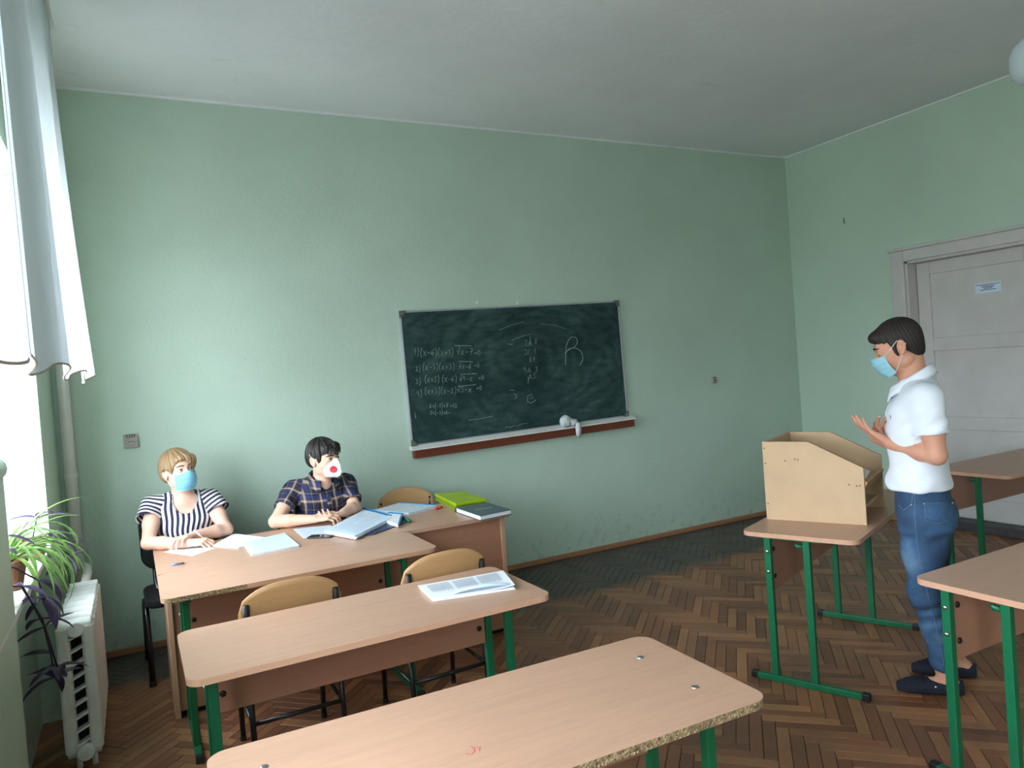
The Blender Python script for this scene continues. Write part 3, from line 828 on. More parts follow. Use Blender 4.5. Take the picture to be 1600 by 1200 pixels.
# ================================================================== PAPERS AND DESK THINGS
def sheet_stack(name, label, cat, corners, th, mat, lines=0, warp=.0, group=None, mat_line=None, z=ZT, layers=1, seed=0, curl=None, lsl=.6):
    """corners: four table-plane pixels in order; stack of sheets following them"""
    rs = random.Random(seed)
    P = [atz(px, py, z) for px, py in corners]
    c = sum(P)/4
    r = thing(name, label, cat, (c[0], c[1], z), 0, group)
    zb = .0
    for k in range(layers):
        mb = MB(); n = 9
        jit = [V(rs.uniform(-1, 1), rs.uniform(-1, 1), 0)*(.006 if k and layers > 1 else 0) for _ in range(4)]
        Q = [P[i]-c+jit[i] for i in range(4)]
        top, bot = [], []
        t_ = th/layers
        for i in range(n):
            u = i/(n-1); a = Q[0]*(1-u)+Q[1]*u; b = Q[3]*(1-u)+Q[2]*u; rt, rb = [], []
            for j in range(n):
                v = j/(n-1); p = a*(1-v)+b*v
                dz = warp*(math.sin(u*3.1)*math.sin(v*2.4+.4))*(1 if k == layers-1 else .6)
                if curl and k == layers-1: dz += curl*max(0, v-.55)**2*(.4+u)
                rt.append((p[0], p[1], zb+t_+dz)); rb.append((p[0], p[1], zb+dz*.0+(dz-.0004 if layers > 1 and k == layers-1 else 0)))
            top.append(rt); bot.append(rb)
        mb.grid(top); mb.grid(bot, flip=True)
        N = n*n; loop = [j for j in range(n)]+[i*n+n-1 for i in range(1, n)]+[(n-1)*n+j for j in range(n-2, -1, -1)]+[i*n for i in range(n-2, 0, -1)]
        for q in range(len(loop)):
            x_, y_ = loop[q], loop[(q+1)%len(loop)]; mb.f.append([x_, N+x_, N+y_, y_]); mb.m.append(0)
        sh = mb.build('sheet' if layers > 1 else 'paper', mat, r, smooth=False)
        bm = bmesh.new(); bm.from_mesh(sh.data); bmesh.ops.recalc_face_normals(bm, faces=bm.faces); bm.to_mesh(sh.data); bm.free()
        zb += t_+.0003
    if lines:
        mb = MB(); Q = [p-c for p in P]
        for k in range(lines):
            u = .12+.78*k/(lines-1); e_ = rs.uniform(.82, .92) if k % 5 != 4 else rs.uniform(.3, .6)
            a = Q[0]*(1-u)+Q[1]*u; b = Q[3]*(1-u)+Q[2]*u
            m_ = 8; w_ = (Q[1]-Q[0])*(.085/lines)
            row = []
            for j in range(m_+1):
                v = .1+(e_-.1)*j/m_; p = a*(1-v)+b*v
                dz = warp*(math.sin(u*3.1)*math.sin(v*2.4+.4))
                if curl: dz += curl*max(0, v-.55)**2*(.4+u)
                row.append(p+V(0, 0, zb+.0004+dz))
            mb.grid([[q-w_ for q in row], [q+w_ for q in row]])
        mb.build('text_lines', mat_line or M_ink, r)
    return r
gp = 'papers on the tables'
M_sleeve = plain('clear_folder_film', (206, 220, 232), .25, 0, .02, 5)
M_cyan = plain('blue_folder_edge', (24, 120, 176), .4)
M_navyf = plain('dark_blue_folder', (36, 52, 92), .4)
M_lime = plain('lime_plastic_folder', (160, 190, 16), .35, 0, .06, 9)
M_limed = plain('lime_folder_back', (128, 150, 24), .4, 0, .06, 9)
M_bookg = plain('grey_green_book_cover', (86, 106, 108), .4, 0, .08, 20)
sheet_stack('paper_sheet', 'plain white sheet under the writing hand of the woman', 'paper', [(257, 863), (300, 869), (336, 857), (290, 848)], .001, M_paper, seed=1, group=gp)
sheet_stack('notebook', 'open white notebook under the woman\'s pencil tip', 'notebook', [(332, 854), (372, 857), (424, 843), (365, 836)], .008, M_paper, warp=.004, layers=2, seed=2, group=gp)
sheet_stack('paper_stack', 'stapled blue-white paper stack between the woman and the phone', 'paper', [(380, 851), (393, 869), (467, 855), (444, 836)], .012, M_paper2, lines=9, layers=3, seed=3, group=gp)
sheet_stack('paper_sheet', 'single handwritten sheet under the plaid-shirted man\'s hands', 'paper', [(458, 827), (474, 841), (530, 834), (516, 821)], .0015, M_paper2, lines=7, seed=4, group=gp)
# thick open file with blue top edge
sheet_stack('file_folder', 'dark blue folder lying under the thick white file', 'folder', [(560, 838), (584, 836), (640, 815), (606, 812)], .006, M_navyf, seed=6)
rr = sheet_stack('file_of_sheets', 'thick white file with cyan top edge in front of the plaid-shirted man', 'file', [(508, 834), (556, 843), (612, 813), (568, 801)], .020, M_paper2, lines=10, layers=3, seed=5, group=gp, warp=.004, z=ZT+.0065)
c = V(*rr.location)
mb = MB(); a, b = atz(568, 800, ZT)-c+V(0, 0, .0255), atz(612, 812, ZT)-c+V(0, 0, .0255)
mb.tube([a, (a+b)/2+V(0, 0, .002), b], .006, 6); mb.build('cyan_spine', M_cyan, rr)
r2 = sheet_stack('clear_folder', 'clear folder with blue rims and white insert beside the green marker', 'folder', [(604, 818), (622, 824), (628, 808), (608, 806.5)], .018, M_paper, seed=8, layers=2, z=ZT+.0065)
c = V(*r2.location); Q = [atz(*q, ZT)-c+V(0, 0, .023) for q in ((603, 818), (624, 824), (630, 808), (607, 806))]
mb = MB(); mb.tube([Q[3], Q[2]], .0045, 6); mb.tube([Q[2], Q[1]], .0055, 6); mb.build('blue_rim', M_cyan, r2)
r3 = sheet_stack('plastic_folder', 'pale plastic folder with blue rim lying before the empty chair', 'folder', [(584, 801), (640, 805.5), (684, 794), (622, 790)], .018, M_sleeve, seed=9, layers=2)
c = V(*r3.location); Q = [atz(*q, ZT)-c+V(0, 0, .019) for q in ((584, 801), (640, 805.5), (684, 794), (622, 790))]
mb = MB(); mb.tube([Q[3], (Q[3]+Q[2])/2, Q[2]], .0045, 6); mb.build('blue_rim', M_cyan, r3)
def marker(name, label, a, b, r_, mats, cap=.3, z=ZT):
    A, B = np.asarray(a, float), np.asarray(b, float); c = (A+B)/2
    o = thing(name, label, 'pen', (c[0], c[1], c[2]-r_))
    A, B = A-c+V(0, 0, r_), B-c+V(0, 0, r_); Mi = A*(1-cap)+B*cap
    mb = MB(); mb.tube([Mi, B], r_, 8); mb.build('barrel', mats[0], o, smooth=True)
    mb = MB(); mb.tube([A, Mi], r_*1.12, 8); mb.build('cap', mats[1], o, smooth=True)
    mb = MB(); d = nrm(B-A); mb.tube([B, B+d*r_*1.5], [r_*.8, r_*.25], 8); mb.build('tip', mats[2], o, smooth=True)
    return o
M_greenpen = plain('green_marker', (20, 96, 60), .4); M_redpen = plain('red_marker', (214, 74, 66), .4)
marker('marker_pen', 'dark green marker lying beside the clear folder', atz(630, 809, ZT+.01), atz(640, 814.5, ZT+.01), .010, (M_greenpen, M_black, M_greenpen))
marker('marker_pen', 'red pen lying between the plastic folder and the lime folder', atz(680, 795, ZT+.008), atz(691, 792, ZT+.008), .008, (M_redpen, M_redpen, M_white))
marker('pen', 'short blue and brown pen lying on the bare left part of the front table', atz(268, 882.5, ZT+.006), atz(288, 879.5, ZT+.006), .0055, (plain('brown_pen', (96, 70, 60), .4), plain('blue_grey_pen_cap', (130, 146, 184), .4), M_chrome), cap=.55)
# phone
P = [atz(*q, ZT) for q in ((482, 838), (503, 845), (523, 840), (500, 834))]
c = sum(P)/4; ex = nrm(P[2]-P[1]); 
a_ = math.atan2((P[1]-P[0])[1]+(P[2]-P[3])[1], (P[1]-P[0])[0]+(P[2]-P[3])[0])
ph = thing('phone', 'black smartphone lying before the plaid-shirted man', 'phone', (c[0], c[1], ZT), -.62)
mb = MB(); mb.prism(rrect(-.075, .075, -.037, .037, .009), 0, .009); mb.build('body', M_black, ph, bevel=.002)
mb = MB(); mb.prism(rrect(-.070, .070, -.034, .034, .006), .009, .0095); mb.build('screen', plain('phone_glass', (8, 9, 12), .08), ph)
# lime folders and the book: outlines taken from their corners at real height
def corner_prism(parent, name, cs, z0, z1, mat, grow=0.0, bevel=.002):
    c = V(*parent.location); m = sum(cs)/4
    mb = MB(); mb.prism([tuple((p+(p-m)*grow-c)[:2]) for p in cs], z0, z1); o_ = mb.build(name, mat, parent, bevel=bevel)
    bm = bmesh.new(); bm.from_mesh(o_.data); bmesh.ops.recalc_face_normals(bm, faces=bm.faces); bm.to_mesh(o_.data); bm.free(); return o_
cs = [atz(*q, ZT+.05) for q in ((679, 771), (722, 767), (760, 779), (712, 787))]; m_ = sum(cs)/4
lf = thing('lime_folder', 'stack of lime green plastic folders at the right end of the teacher desk', 'folder', (m_[0], m_[1], ZT))
for k, (dz, mm, gr) in enumerate(((0, M_limed, .0), (.017, M_limed, -.04), (.034, M_lime, .0))): corner_prism(lf, 'folder', cs, dz, dz+.0165, mm, gr)
cs = [atz(*q, ZT+.035) for q in ((711, 792.5), (762, 785), (799, 795.5), (750, 805.5))]; m_ = sum(cs)/4
bk = thing('hardback_book', 'grey-green hardback book lying in front of the lime folders', 'book', (m_[0], m_[1], ZT))
corner_prism(bk, 'back_cover', cs, .001, .006, M_bookg); corner_prism(bk, 'page_block', cs, .006, .029, M_paper, -.03); cv = corner_prism(bk, 'front_cover', cs, .029, .034, M_bookg)
c = V(*bk.location); a_, b_ = cs[0]-c, cs[1]-c
mb = MB(); mb.tube([V(a_[0], a_[1], .0175), V(b_[0], b_[1], .0175)], .0165, 8); mb.build('spine', plain('dark_spine', (40, 48, 58), .4), bk, smooth=True)
mb = MB(); e1 = nrm(cs[2]-cs[1]); q0 = (sum(cs)/4-c); q0 = V(q0[0], q0[1], .0343); e2 = nrm(cs[1]-cs[0])
mb.add([q0-e1*.005-e2*.06, q0+e1*.005-e2*.06, q0+e1*.005+e2*.06, q0-e1*.005+e2*.06], [(0, 1, 2, 3)]); mb.build('title_line', M_paper, cv)
# printed papers on the middle table
sheet_stack('printed_papers', 'sheaf of printed papers with a curling sheet on the middle table', 'paper', [(656, 920), (677, 940), (805, 921), (784, 897)], .014, M_paper, seed=12, layers=3, group=gp, curl=.03, lines=0)
mb = MB(); o = [x for x in bpy.data.objects if x.get('label', '').startswith('sheaf of printed')][0]; c = V(*o.location)
cs = [atz(*q, ZT)-c for q in ((656, 920), (677, 940), (805, 921), (784, 897))]
for col in range(3):
    for k in range(20):
        v = .06+.30*col+.005; e_ = v+.24+.03*math.sin(k*1.7+col)
        # text runs across the short side of the sheet
        t0 = (k+.5)/20; 
        u0, u1 = .10, .62+.06*math.sin(k*2.3+col*2)
        vv = .05+.30*col+.26*t0+.01
        pa = (cs[0]*(1-u0)+cs[1]*u0)*(1-vv)+(cs[3]*(1-u0)+cs[2]*u0)*vv
        pb = (cs[0]*(1-u1)+cs[1]*u1)*(1-vv)+(cs[3]*(1-u1)+cs[2]*u1)*vv
        w_ = (cs[3]-cs[0])*.0022
        def zz(u, v): return .0152+.03*max(0, v-.55)**2*(.4+u)+.0004
        mb.add([pa-w_+V(0, 0, zz(u0, vv)), pb-w_+V(0, 0, zz(u1, vv)), pb+w_+V(0, 0, zz(u1, vv)), pa+w_+V(0, 0, zz(u0, vv))], [(0, 1, 2, 3)])
mb.build('text_lines', M_print, o)
# curling sheet over the near long edge of the sheaf
mb = MB(); rows = []
for i in range(13):
    v = .25+.74*i/12; row = []
    for j in range(9):
        u = .80+.20*j/8
        p = (cs[0]*(1-u)+cs[1]*u)*(1-v)+(cs[3]*(1-u)+cs[2]*u)*v
        lift = .017+.020*math.sin(j/8*PI*.8)*math.sin(i/12*PI)**.7
        row.append(p+V(0, 0, lift))
    rows.append(row)
rows = np.array(rows); mb.grid(rows); mb.grid(rows-V(0, 0, .0006), flip=True); mb.build('curled_sheet', M_paper2, o, smooth=True)

# ================================================================== RADIATOR, PIPE, PLANTS, CURTAINS, LAMP
rad = thing('radiator', 'white cast-iron radiator with slotted end under the window', 'radiator', (-.29, 3.74, 0))
nsec = 8; pitch = .105
for k in range(nsec):
    y = pitch*(k+.5); mb = MB()
    z0_, z1_ = .075, .69
    # two rounded columns joined at head and foot, slanting ribs between
    for s in (-1, 1):
        mb.prism(rrect(s*.048-.026, s*.048+.026, y-.037, y+.037, .016, 4), z0_+.03, z1_-.03)
    mb.tube([(-.066, y, z1_-.035), (.066, y, z1_-.035)], .036, 12); mb.tube([(-.066, y, z0_+.035), (.066, y, z0_+.035)], .034, 12)
    sec = mb.build('section', M_radiator, rad, smooth=False, bevel=.006)
    if k == 0:
        for q in range(9):
            z_ = .15+q*.0585
            rb = MB(); rb.box((0, y-.02, z_), (.062, .05, .008), Ry(-.42)); rb.build('rib', M_radiator, sec, bevel=.002)
        bd = MB(); bd.box((0, y+.02, .38), (.05, .004, .52)); bd.build('slot_shade_plate', M_dark, sec)  # dark plate behind the ribs, colours in the shade between the columns
for z_ in (.655, .11):
    mb = MB(); mb.lathe([(.034, -.02), (.034, .012), (.03, .017), (0, .018)], (0.005, 0, z_), 20, (0, -1, 0)); mb.build('end_plug', M_radiator, rad, smooth=False)
for y in (.12, .68):
    for s in (-1, 1): 
        mb = MB(); mb.tube([(s*.03, y, .0), (s*.03, y, .10)], .012, 8); mb.build('foot', M_radiator, rad)
pp = thing('heating_pipe', 'tall white heating riser pipe in the left corner', 'pipe', (-.355, 5.27, 0))
mb = MB(); mb.tube([(0, 0, 0), (0, 0, H)], .033, 16); mb.build('riser', M_white, pp, smooth=True)
for z_ in (1.18, 2.5): 
    mb = MB(); mb.lathe([(.036, 0), (.037, .01), (.037, .02), (.036, .03)], (0, 0, z_), 16); mb.build('joint_ring', M_white, pp)
mb = MB(); mb.tube([(0, 0, .64), (.02, -.06, .645), (.055, -.18, .65), (.065, -.40, .655), (.065, -.68, .655)], [.024]*5, 12); mb.build('branch_pipe', M_white, pp, smooth=True)
mb = MB(); mb.tube([(-.02, .0, .12), (-.01, -.1, .12), (.05, -.3, .115), (.065, -.68, .11)], .016, 10); mb.build('return_pipe', M_white, pp, smooth=True)

def leaf_strip(mb, base, dirv, length, width, droop, n=9, fold=.25, twist=0, mi=0):
    """arching strap leaf with a fold along the midrib"""
    d = nrm(dirv); side = nrm(np.cross(d, V(0, 0, 1))) if abs(d[2]) < .98 else V(1, 0, 0)
    p = np.array(base, float); rows = []; el = math.asin(max(-1, min(1, d[2]))); hz = nrm(V(d[0], d[1], 1e-6))
    st = length/(n-1)
    for i in range(n):
        t = i/(n-1); w = width*(math.sin(PI*min(1, .18+.82*t))**.7 if t < 1 else 0)*(.55+.45*min(1, t*4))
        if t > .98: w = width*.04
        dd = V(hz[0]*math.cos(el), hz[1]*math.cos(el), math.sin(el)); up = np.cross(side, dd)
        if up[2] < 0 and el > -1.2: up = -up
        s2 = side*math.cos(twist*t)+up*math.sin(twist*t)
        rows.append([p-s2*w/2+up*w*fold, p, p+s2*w/2+up*w*fold])
        p = p+dd*st; el -= droop/(n-1)
    mb.grid(rows, mi); 
def leaf_mat(name, edge, mid, attr=True):
    t = NT(name)
    f = t.noise(t.obj(), 18, 4)
    t.p(Base_Color=t.ramp(f, [(.35, s2l(edge)), (.65, s2l(mid))]), Roughness=.4)
    t.b.inputs['Transmission Weight'].default_value = 0
    tl = t.n('ShaderNodeBsdfTranslucent'); tl.inputs[0].default_value = (*s2l(mid), 1)
    mx = t.n('ShaderNodeMixShader'); mx.inputs[0].default_value = .35
    t.t.links.new(t.b.outputs[0], mx.inputs[1]); t.t.links.new(tl.outputs[0], mx.inputs[2]); t.t.links.new(mx.outputs[0], t.out.inputs[0])
    return t.m
M_leafg = leaf_mat('spider_plant_leaf', (72, 112, 52), (134, 166, 92))
M_leafd = leaf_mat('spider_plant_leaf_dark', (48, 88, 42), (92, 130, 66))
M_purple = leaf_mat('purple_leaf', (34, 24, 42), (84, 64, 104))
M_pot = plain('brown_pot', (120, 78, 56), .6); M_soil = plain('potting_soil', (40, 30, 24), .95, 0, .2, 60)
def pot(parent, r0, r1, h):
    MB().lathe([(r0*.9, 0), (r0, .004), (r1, h-.02), (r1*1.06, h-.02), (r1*1.06, h), (r1*.94, h), (r1*.92, h-.015)], (0, 0, 0), 24).build('pot', M_pot, parent, smooth=False)
    MB().lathe([(0.001, h-.022), (r1*.92, h-.022), (r1*.9, h-.018), (.001, h-.012)], (0, 0, 0), 24).build('soil', M_soil, parent)
def spider(label, loc, n, lmin, lmax, seed, bias):
    rs = random.Random(seed)
    r_ = thing('spider_plant', label, 'plant', loc); pot(r_, .055, .075, .12)
    for k in range(n):
        mb = MB(); a = rs.uniform(0, 2*PI); b = rs.random()
        if rs.random() < .6: a = bias+rs.uniform(-1.0, 1.0)
        el = rs.uniform(.35, 1.35)
        leaf_strip(mb, (.02*math.cos(a), .02*math.sin(a), .11), (math.cos(a)*math.cos(el), math.sin(a)*math.cos(el), math.sin(el)), rs.uniform(lmin, lmax)*(.55 if math.cos(a) < -.2 else 1), rs.uniform(.014, .022), rs.uniform(1.5, 3.0), 11, .22)
        mb.build('leaf', M_leafg if rs.random() < .65 else M_leafd, r_, smooth=True)
    return r_
spider('arching green spider plant on the window sill above the radiator', (-.50, 3.62, WZ0), 46, .26, .46, 3, -.15)
def purple(label, loc, stems, seed, pot_=True):
    rs = random.Random(seed)
    r_ = thing('purple_plant', label, 'plant', loc)
    if pot_: pot(r_, .045, .06, .10)
    for st in stems:
        pts = [V(*p) for p in st]; mb = MB(); mb.tube(pts, .0035, 6); mb.build('stem', M_purple, r_, smooth=True)
        L_ = len(pts)
        for i in range(1, L_):
            q = 5 if i == L_-1 else (1 if i % 2 else 2)
            for k in range(q):
                a = rs.uniform(0, 2*PI) if i < L_-1 else 2*PI*k/q+rs.uniform(-.3, .3)
                el = rs.uniform(-.5, .5)
                mb = MB(); leaf_strip(mb, pts[i], (math.cos(a)*math.cos(el), math.sin(a)*math.cos(el), math.sin(el)), rs.uniform(.10, .16), rs.uniform(.030, .044), rs.uniform(.3, 1.2), 8, .25)
                mb.build('leaf', M_purple, r_, smooth=True)
    return r_
purple('purple trailing plant hanging from the sill down beside the radiator', (-.50, 3.30, WZ0), [[(0, 0, .09), (.06, .05, .14), (.13, .12, .06), (.14, .14, -.02)], [(0, 0, .09), (.08, .06, .06), (.13, .14, -.1), (.145, .17, -.25), (.15, .2, -.36)], [(0, 0, .09), (.08, .1, .05), (.135, .16, -.14), (.16, .2, -.32)], [(0, 0, .09), (.02, .02, .2), (.04, .0, .27)]], 5)
purple('small purple plant behind the spider plant near the pipe', (-.47, 4.25, WZ0-.0), [[(0, 0, .09), (.08, .0, .08), (.13, .02, -.03)], [(0, 0, .09), (.03, -.04, .2)], [(0, 0, .09), (.07, .1, .1), (.12, .12, .02)]], 8)

# curtains
rod = thing('curtain_rod', 'thin white curtain rod under the ceiling along the window wall', 'rod', (-.2, 1.9, 3.47))
mb = MB(); mb.tube([(0, -4.0, 0), (0, 2.25, 0)], .012, 10); mb.build('bar', M_white, rod, smooth=True)
for y in (-1.5, .25, 2.1):
    mb = MB(); mb.tube([(0, y, 0), (-.1, y, .0), (XL+.2, y, .0)], .009, 8); mb.build('bracket', M_chrome, rod, smooth=True)
M_hem = plain('tan_hem_thread', (186, 172, 158), .8)
def curtain(label, y0, y1, x_top, dx_bot, hem, folds, amp, seed, flare=0.0):
    rs = random.Random(seed); r_ = thing('curtain', label, 'curtain', (0, (y0+y1)/2, hem), 0, 'sheer curtains along the windows')
    nu, nv = 140, 30; P = []
    ph = [rs.uniform(0, 6.28) for _ in range(4)]
    for i in range(nv):
        v = i/(nv-1); row = []
        for j in range(nu):
            u = j/(nu-1)
            x = x_top+dx_bot*(v**1.6)*(.35+.65*u)+(amp*(.45+.55*v))*(math.sin(2*PI*folds*u+ph[0]+.5*v)+.35*math.sin(2*PI*folds*2.3*u+ph[1]-.8*v))
            y = y0+(y1-y0)*u+flare*v*v*(u-.4)+.012*math.sin(9*u+5*v)
            z = 3.47-(3.47-hem)*v+.02*math.sin(2*PI*folds*u+ph[2])*v*v+.012*(u-.5)*v
            row.append((x, y-(y0+y1)/2, z-hem))
        P.append(row)
    P = np.array(P)
    mb = MB(); mb.grid(P); mb.build('cloth', M_sheer, r_, smooth=True)
    mb = MB(); mb.tube(P[-1], .0032, 5); mb.build('hem', M_hem, r_, smooth=True)
    for q in (0, -1): mb = MB(); mb.tube(P[:, q], .0022, 5); mb.build('side_seam', M_sheer, r_, smooth=True)
    return r_
curtain('long white sheer curtain gathered before the far window', 1.82, 4.02, -.205, .05, 1.745, 2.8, .018, 4, .10)
curtain('white sheer curtain billowing at the left edge of the picture', .70, 1.62, -.205, .032, 1.735, 2.1, .020, 9, .10)

# pendant lamp
lp = thing('pendant_lamp', 'opal glass pendant lamp hanging under the ceiling at the right edge', 'lamp', (4.76, 2.30, H))
mb = MB(); mb.lathe([(.05, 0), (.05, -.02), (.02, -.04)], (0, 0, 0), 20); mb.build('ceiling_rose', M_white, lp, smooth=True)
mb = MB(); mb.tube([(0, 0, -.03), (0, 0, -.30)], .008, 8); mb.build('stem', M_white, lp, smooth=True)
M_opal = plain('opal_glass', (206, 220, 226), .25, 0, .02, 4)
mb = MB(); mb.lathe([(.045, -.29), (.075, -.31), (.115, -.35), (.13, -.40), (.13, -.46), (.12, -.51), (.085, -.545), (.03, -.555)], (0, 0, 0), 28); mb.build('globe', M_opal, lp, smooth=True)
# ================================================================== PEOPLE: implicit-surface modelling
class Field:
    def __init__(self): self.items = []
    def _add(self, fn, lo, hi, k, op): self.items.append((fn, np.asarray(lo, float), np.asarray(hi, float), k, op)); return self
    def cone(self, a, b, r1, r2, k=.01, op='u', flat=None):
        """tapered limb segment; flat=(axis, factor) squashes it along an axis"""
        a = np.asarray(a, float); b = np.asarray(b, float); ba = b-a; L2 = max(ba@ba, 1e-12)
        fa = None if flat is None else (nrm(flat[0]), flat[1])
        def fn(P):
            p = P-a; t = np.clip(p@ba/L2, 0, 1); q = p-t[..., None]*ba
            if fa is not None:
                c = q@fa[0]; q = q+(c*(1/fa[1]-1))[..., None]*fa[0]
            return np.sqrt((q*q).sum(-1))-(r1+(r2-r1)*t)
        m = max(r1, r2); return self._add(fn, np.minimum(a, b)-m, np.maximum(a, b)+m, k, op)
    def chain(self, pts, rs, k=.015, flat=None):
        for i in range(len(pts)-1): self.cone(pts[i], pts[i+1], rs[i], rs[i+1], k, 'u', flat)
        return self
    def ell(self, c, r, A=None, k=.01, op='u'):
        c = np.asarray(c, float); r = np.asarray(r, float); A = np.eye(3) if A is None else np.asarray(A, float)   # rows = axes
        def fn(P):
            q = (P-c)@A.T; k0 = np.sqrt(((q/r)**2).sum(-1)); k1 = np.sqrt(((q/(r*r))**2).sum(-1))
            return k0*(k0-1)/np.maximum(k1, 1e-6)
        m = r.max(); return self._add(fn, c-m, c+m, k, op)
    def loft(self, o, A, keys, k=.02, op='u'):
        """keys (w, cu, cv, ru, rv[, n]) along axis A[2] from o; A rows = u, v, w"""
        o = np.asarray(o, float); A = np.asarray(A, float); K = np.array([list(q)+[2.0]*(6-len(q)) for q in keys], float)
        ws = K[:, 0]
        # smooth resampling
        wf = np.linspace(ws[0], ws[-1], 80); tab = []
        for j in range(1, 6):
            m = np.gradient(K[:, j], ws); idx = np.clip(np.searchsorted(ws, wf)-1, 0, len(ws)-2)
            h = ws[idx+1]-ws[idx]; t = (wf-ws[idx])/h
            tab.append((2*t**3-3*t**2+1)*K[idx, j]+(t**3-2*t**2+t)*h*m[idx]+(-2*t**3+3*t**2)*K[idx+1, j]+(t**3-t**2)*h*m[idx+1])
        def fn(P):
            q = (P-o)@A.T; w = np.clip(q[..., 2], ws[0], ws[-1])
            g = [np.interp(w, wf, y) for y in tab]
            du = np.abs(q[..., 0]-g[0])/g[2]; dv = np.abs(q[..., 1]-g[1])/g[3]; n = g[4]
            rad = (du**n+dv**n+1e-12)**(1/n)
            d = (rad-1)*np.minimum(g[2], g[3])
            over = np.abs(q[..., 2]-w)
            return np.where(over > 0, np.sqrt(np.maximum(d, 0)**2+over**2)+np.minimum(d, 0)*0, d)
        m = max(K[:, 3].max(), K[:, 4].max())+np.abs(K[:, 1:3]).max()
        ends = np.array([o+A[2]*ws[0], o+A[2]*ws[-1]])
        return self._add(fn, ends.min(0)-m, ends.max(0)+m, k, op)
    def half(self, p, n, k=.003):
        """keep only the side the normal points away from"""
        p = np.asarray(p, float); n = nrm(n)
        return self._add(lambda P: (P-p)@n, V(-99, -99, -99), V(99, 99, 99), k, 'i')
    def cutbox(self, c, half, A=None, k=.004):
        c = np.asarray(c, float); h = np.asarray(half, float); A = np.eye(3) if A is None else np.asarray(A, float)
        def fn(P):
            q = np.abs((P-c)@A.T)-h
            return np.sqrt((np.maximum(q, 0)**2).sum(-1))+np.minimum(q.max(-1), 0)
        m = np.linalg.norm(h); return self._add(fn, c-m, c+m, k, 's')
    def sub(self, F2, k=.02):
        lo, hi = F2.bounds(); return self._add(F2.value, lo+.03, hi-.03, k, 'u')
    def value(self, P):
        d = np.full(P.shape[:-1], .5)
        for fn, lo, hi, k, op in self.items: d = comb(d, fn(P), k, op)
        return d
    def bounds(self):
        u = [i for i in self.items if i[4] == 'u']
        return np.min([i[1] for i in u], 0)-.03, np.max([i[2] for i in u], 0)+.03
    def mesh(self, h, lo=None, hi=None):
        l2, h2 = self.bounds(); lo = l2 if lo is None else np.maximum(lo, l2); hi = h2 if hi is None else np.minimum(hi, h2)
        n = np.ceil((hi-lo)/h).astype(int)+1
        ax = [lo[i]+h*np.arange(n[i]) for i in range(3)]
        F = np.full(n, .5, np.float32)
        for fn, a, b, k, op in self.items:
            if op == 'i': s = [slice(0, n[i]) for i in range(3)]
            else:
                i0 = np.maximum(0, np.floor((a-k-.012-lo)/h).astype(int)); i1 = np.minimum(n, np.ceil((b+k+.012-lo)/h).astype(int)+1)
                if (i1 <= i0).any(): continue
                s = [slice(i0[i], i1[i]) for i in range(3)]
            P = np.stack(np.meshgrid(ax[0][s[0]], ax[1][s[1]], ax[2][s[2]], indexing='ij'), -1)
            F[s[0], s[1], s[2]] = comb(F[s[0], s[1], s[2]], fn(P).astype(np.float32), k, op)
        return surface_nets(F, lo, h)
def comb(a, b, k, op):
    if op == 'u':
        h = np.clip(.5+.5*(a-b)/k, 0, 1); return a*(1-h)+b*h-k*h*(1-h)
    if op == 's': b = -b
    h = np.clip(.5-.5*(a-b)/k, 0, 1); return a*(1-h)+b*h+k*h*(1-h)
def surface_nets(F, lo, h):
    ins = F < 0; nx, ny, nz = F.shape
    cnt = np.zeros((nx-1, ny-1, nz-1), np.int8)
    for dx in (0, 1):
        for dy in (0, 1):
            for dz in (0, 1): cnt += ins[dx:nx-1+dx, dy:ny-1+dy, dz:nz-1+dz]
    I, J, K = np.nonzero((cnt > 0) & (cnt < 8))
    idx = np.full(cnt.shape, -1, np.int32); idx[I, J, K] = np.arange(len(I))
    cor = [(a, b, c) for a in (0, 1) for b in (0, 1) for c in (0, 1)]
    val = np.stack([F[I+a, J+b, K+c] for a, b, c in cor], 1)
    acc = np.zeros((len(I), 3)); num = np.zeros(len(I))
    for p in range(8):
        for q in range(p+1, 8):
            d = np.abs(np.array(cor[p])-np.array(cor[q])).sum()
            if d != 1: continue
            va, vb = val[:, p], val[:, q]; m = (va < 0) != (vb < 0)
            t = va/np.where(np.abs(va-vb) < 1e-9, 1e-9, va-vb)
            pt = np.array(cor[p])+t[:, None]*(np.array(cor[q])-np.array(cor[p]))
            acc[m] += pt[m]; num[m] += 1
    verts = lo+h*(np.stack([I, J, K], 1)+acc/num[:, None])
    faces = []
    for ax in range(3):
        sl = [slice(1, -1)]*3; sl[ax] = slice(0, -1)
        s2 = [slice(1, -1)]*3; s2[ax] = slice(1, None)
        a = ins[tuple(sl)]; b = ins[tuple(s2)]
        E = np.nonzero(a != b)
        c = [E[i]+(1 if i != ax else 0) for i in range(3)]
        o1, o2 = [i for i in range(3) if i != ax]
        def cell(d1, d2):
            q = [c[0].copy(), c[1].copy(), c[2].copy()]; q[o1] = q[o1]-d1; q[o2] = q[o2]-d2
            return idx[q[0], q[1], q[2]]
        quad = np.stack([cell(0, 0), cell(1, 0), cell(1, 1), cell(0, 1)], 1)
        fl = a[E] if ax != 1 else ~a[E]
        quad[~fl] = quad[~fl][:, ::-1]
        faces.append(quad)
    faces = np.concatenate(faces); faces = faces[(faces >= 0).all(1)]
    return verts, faces
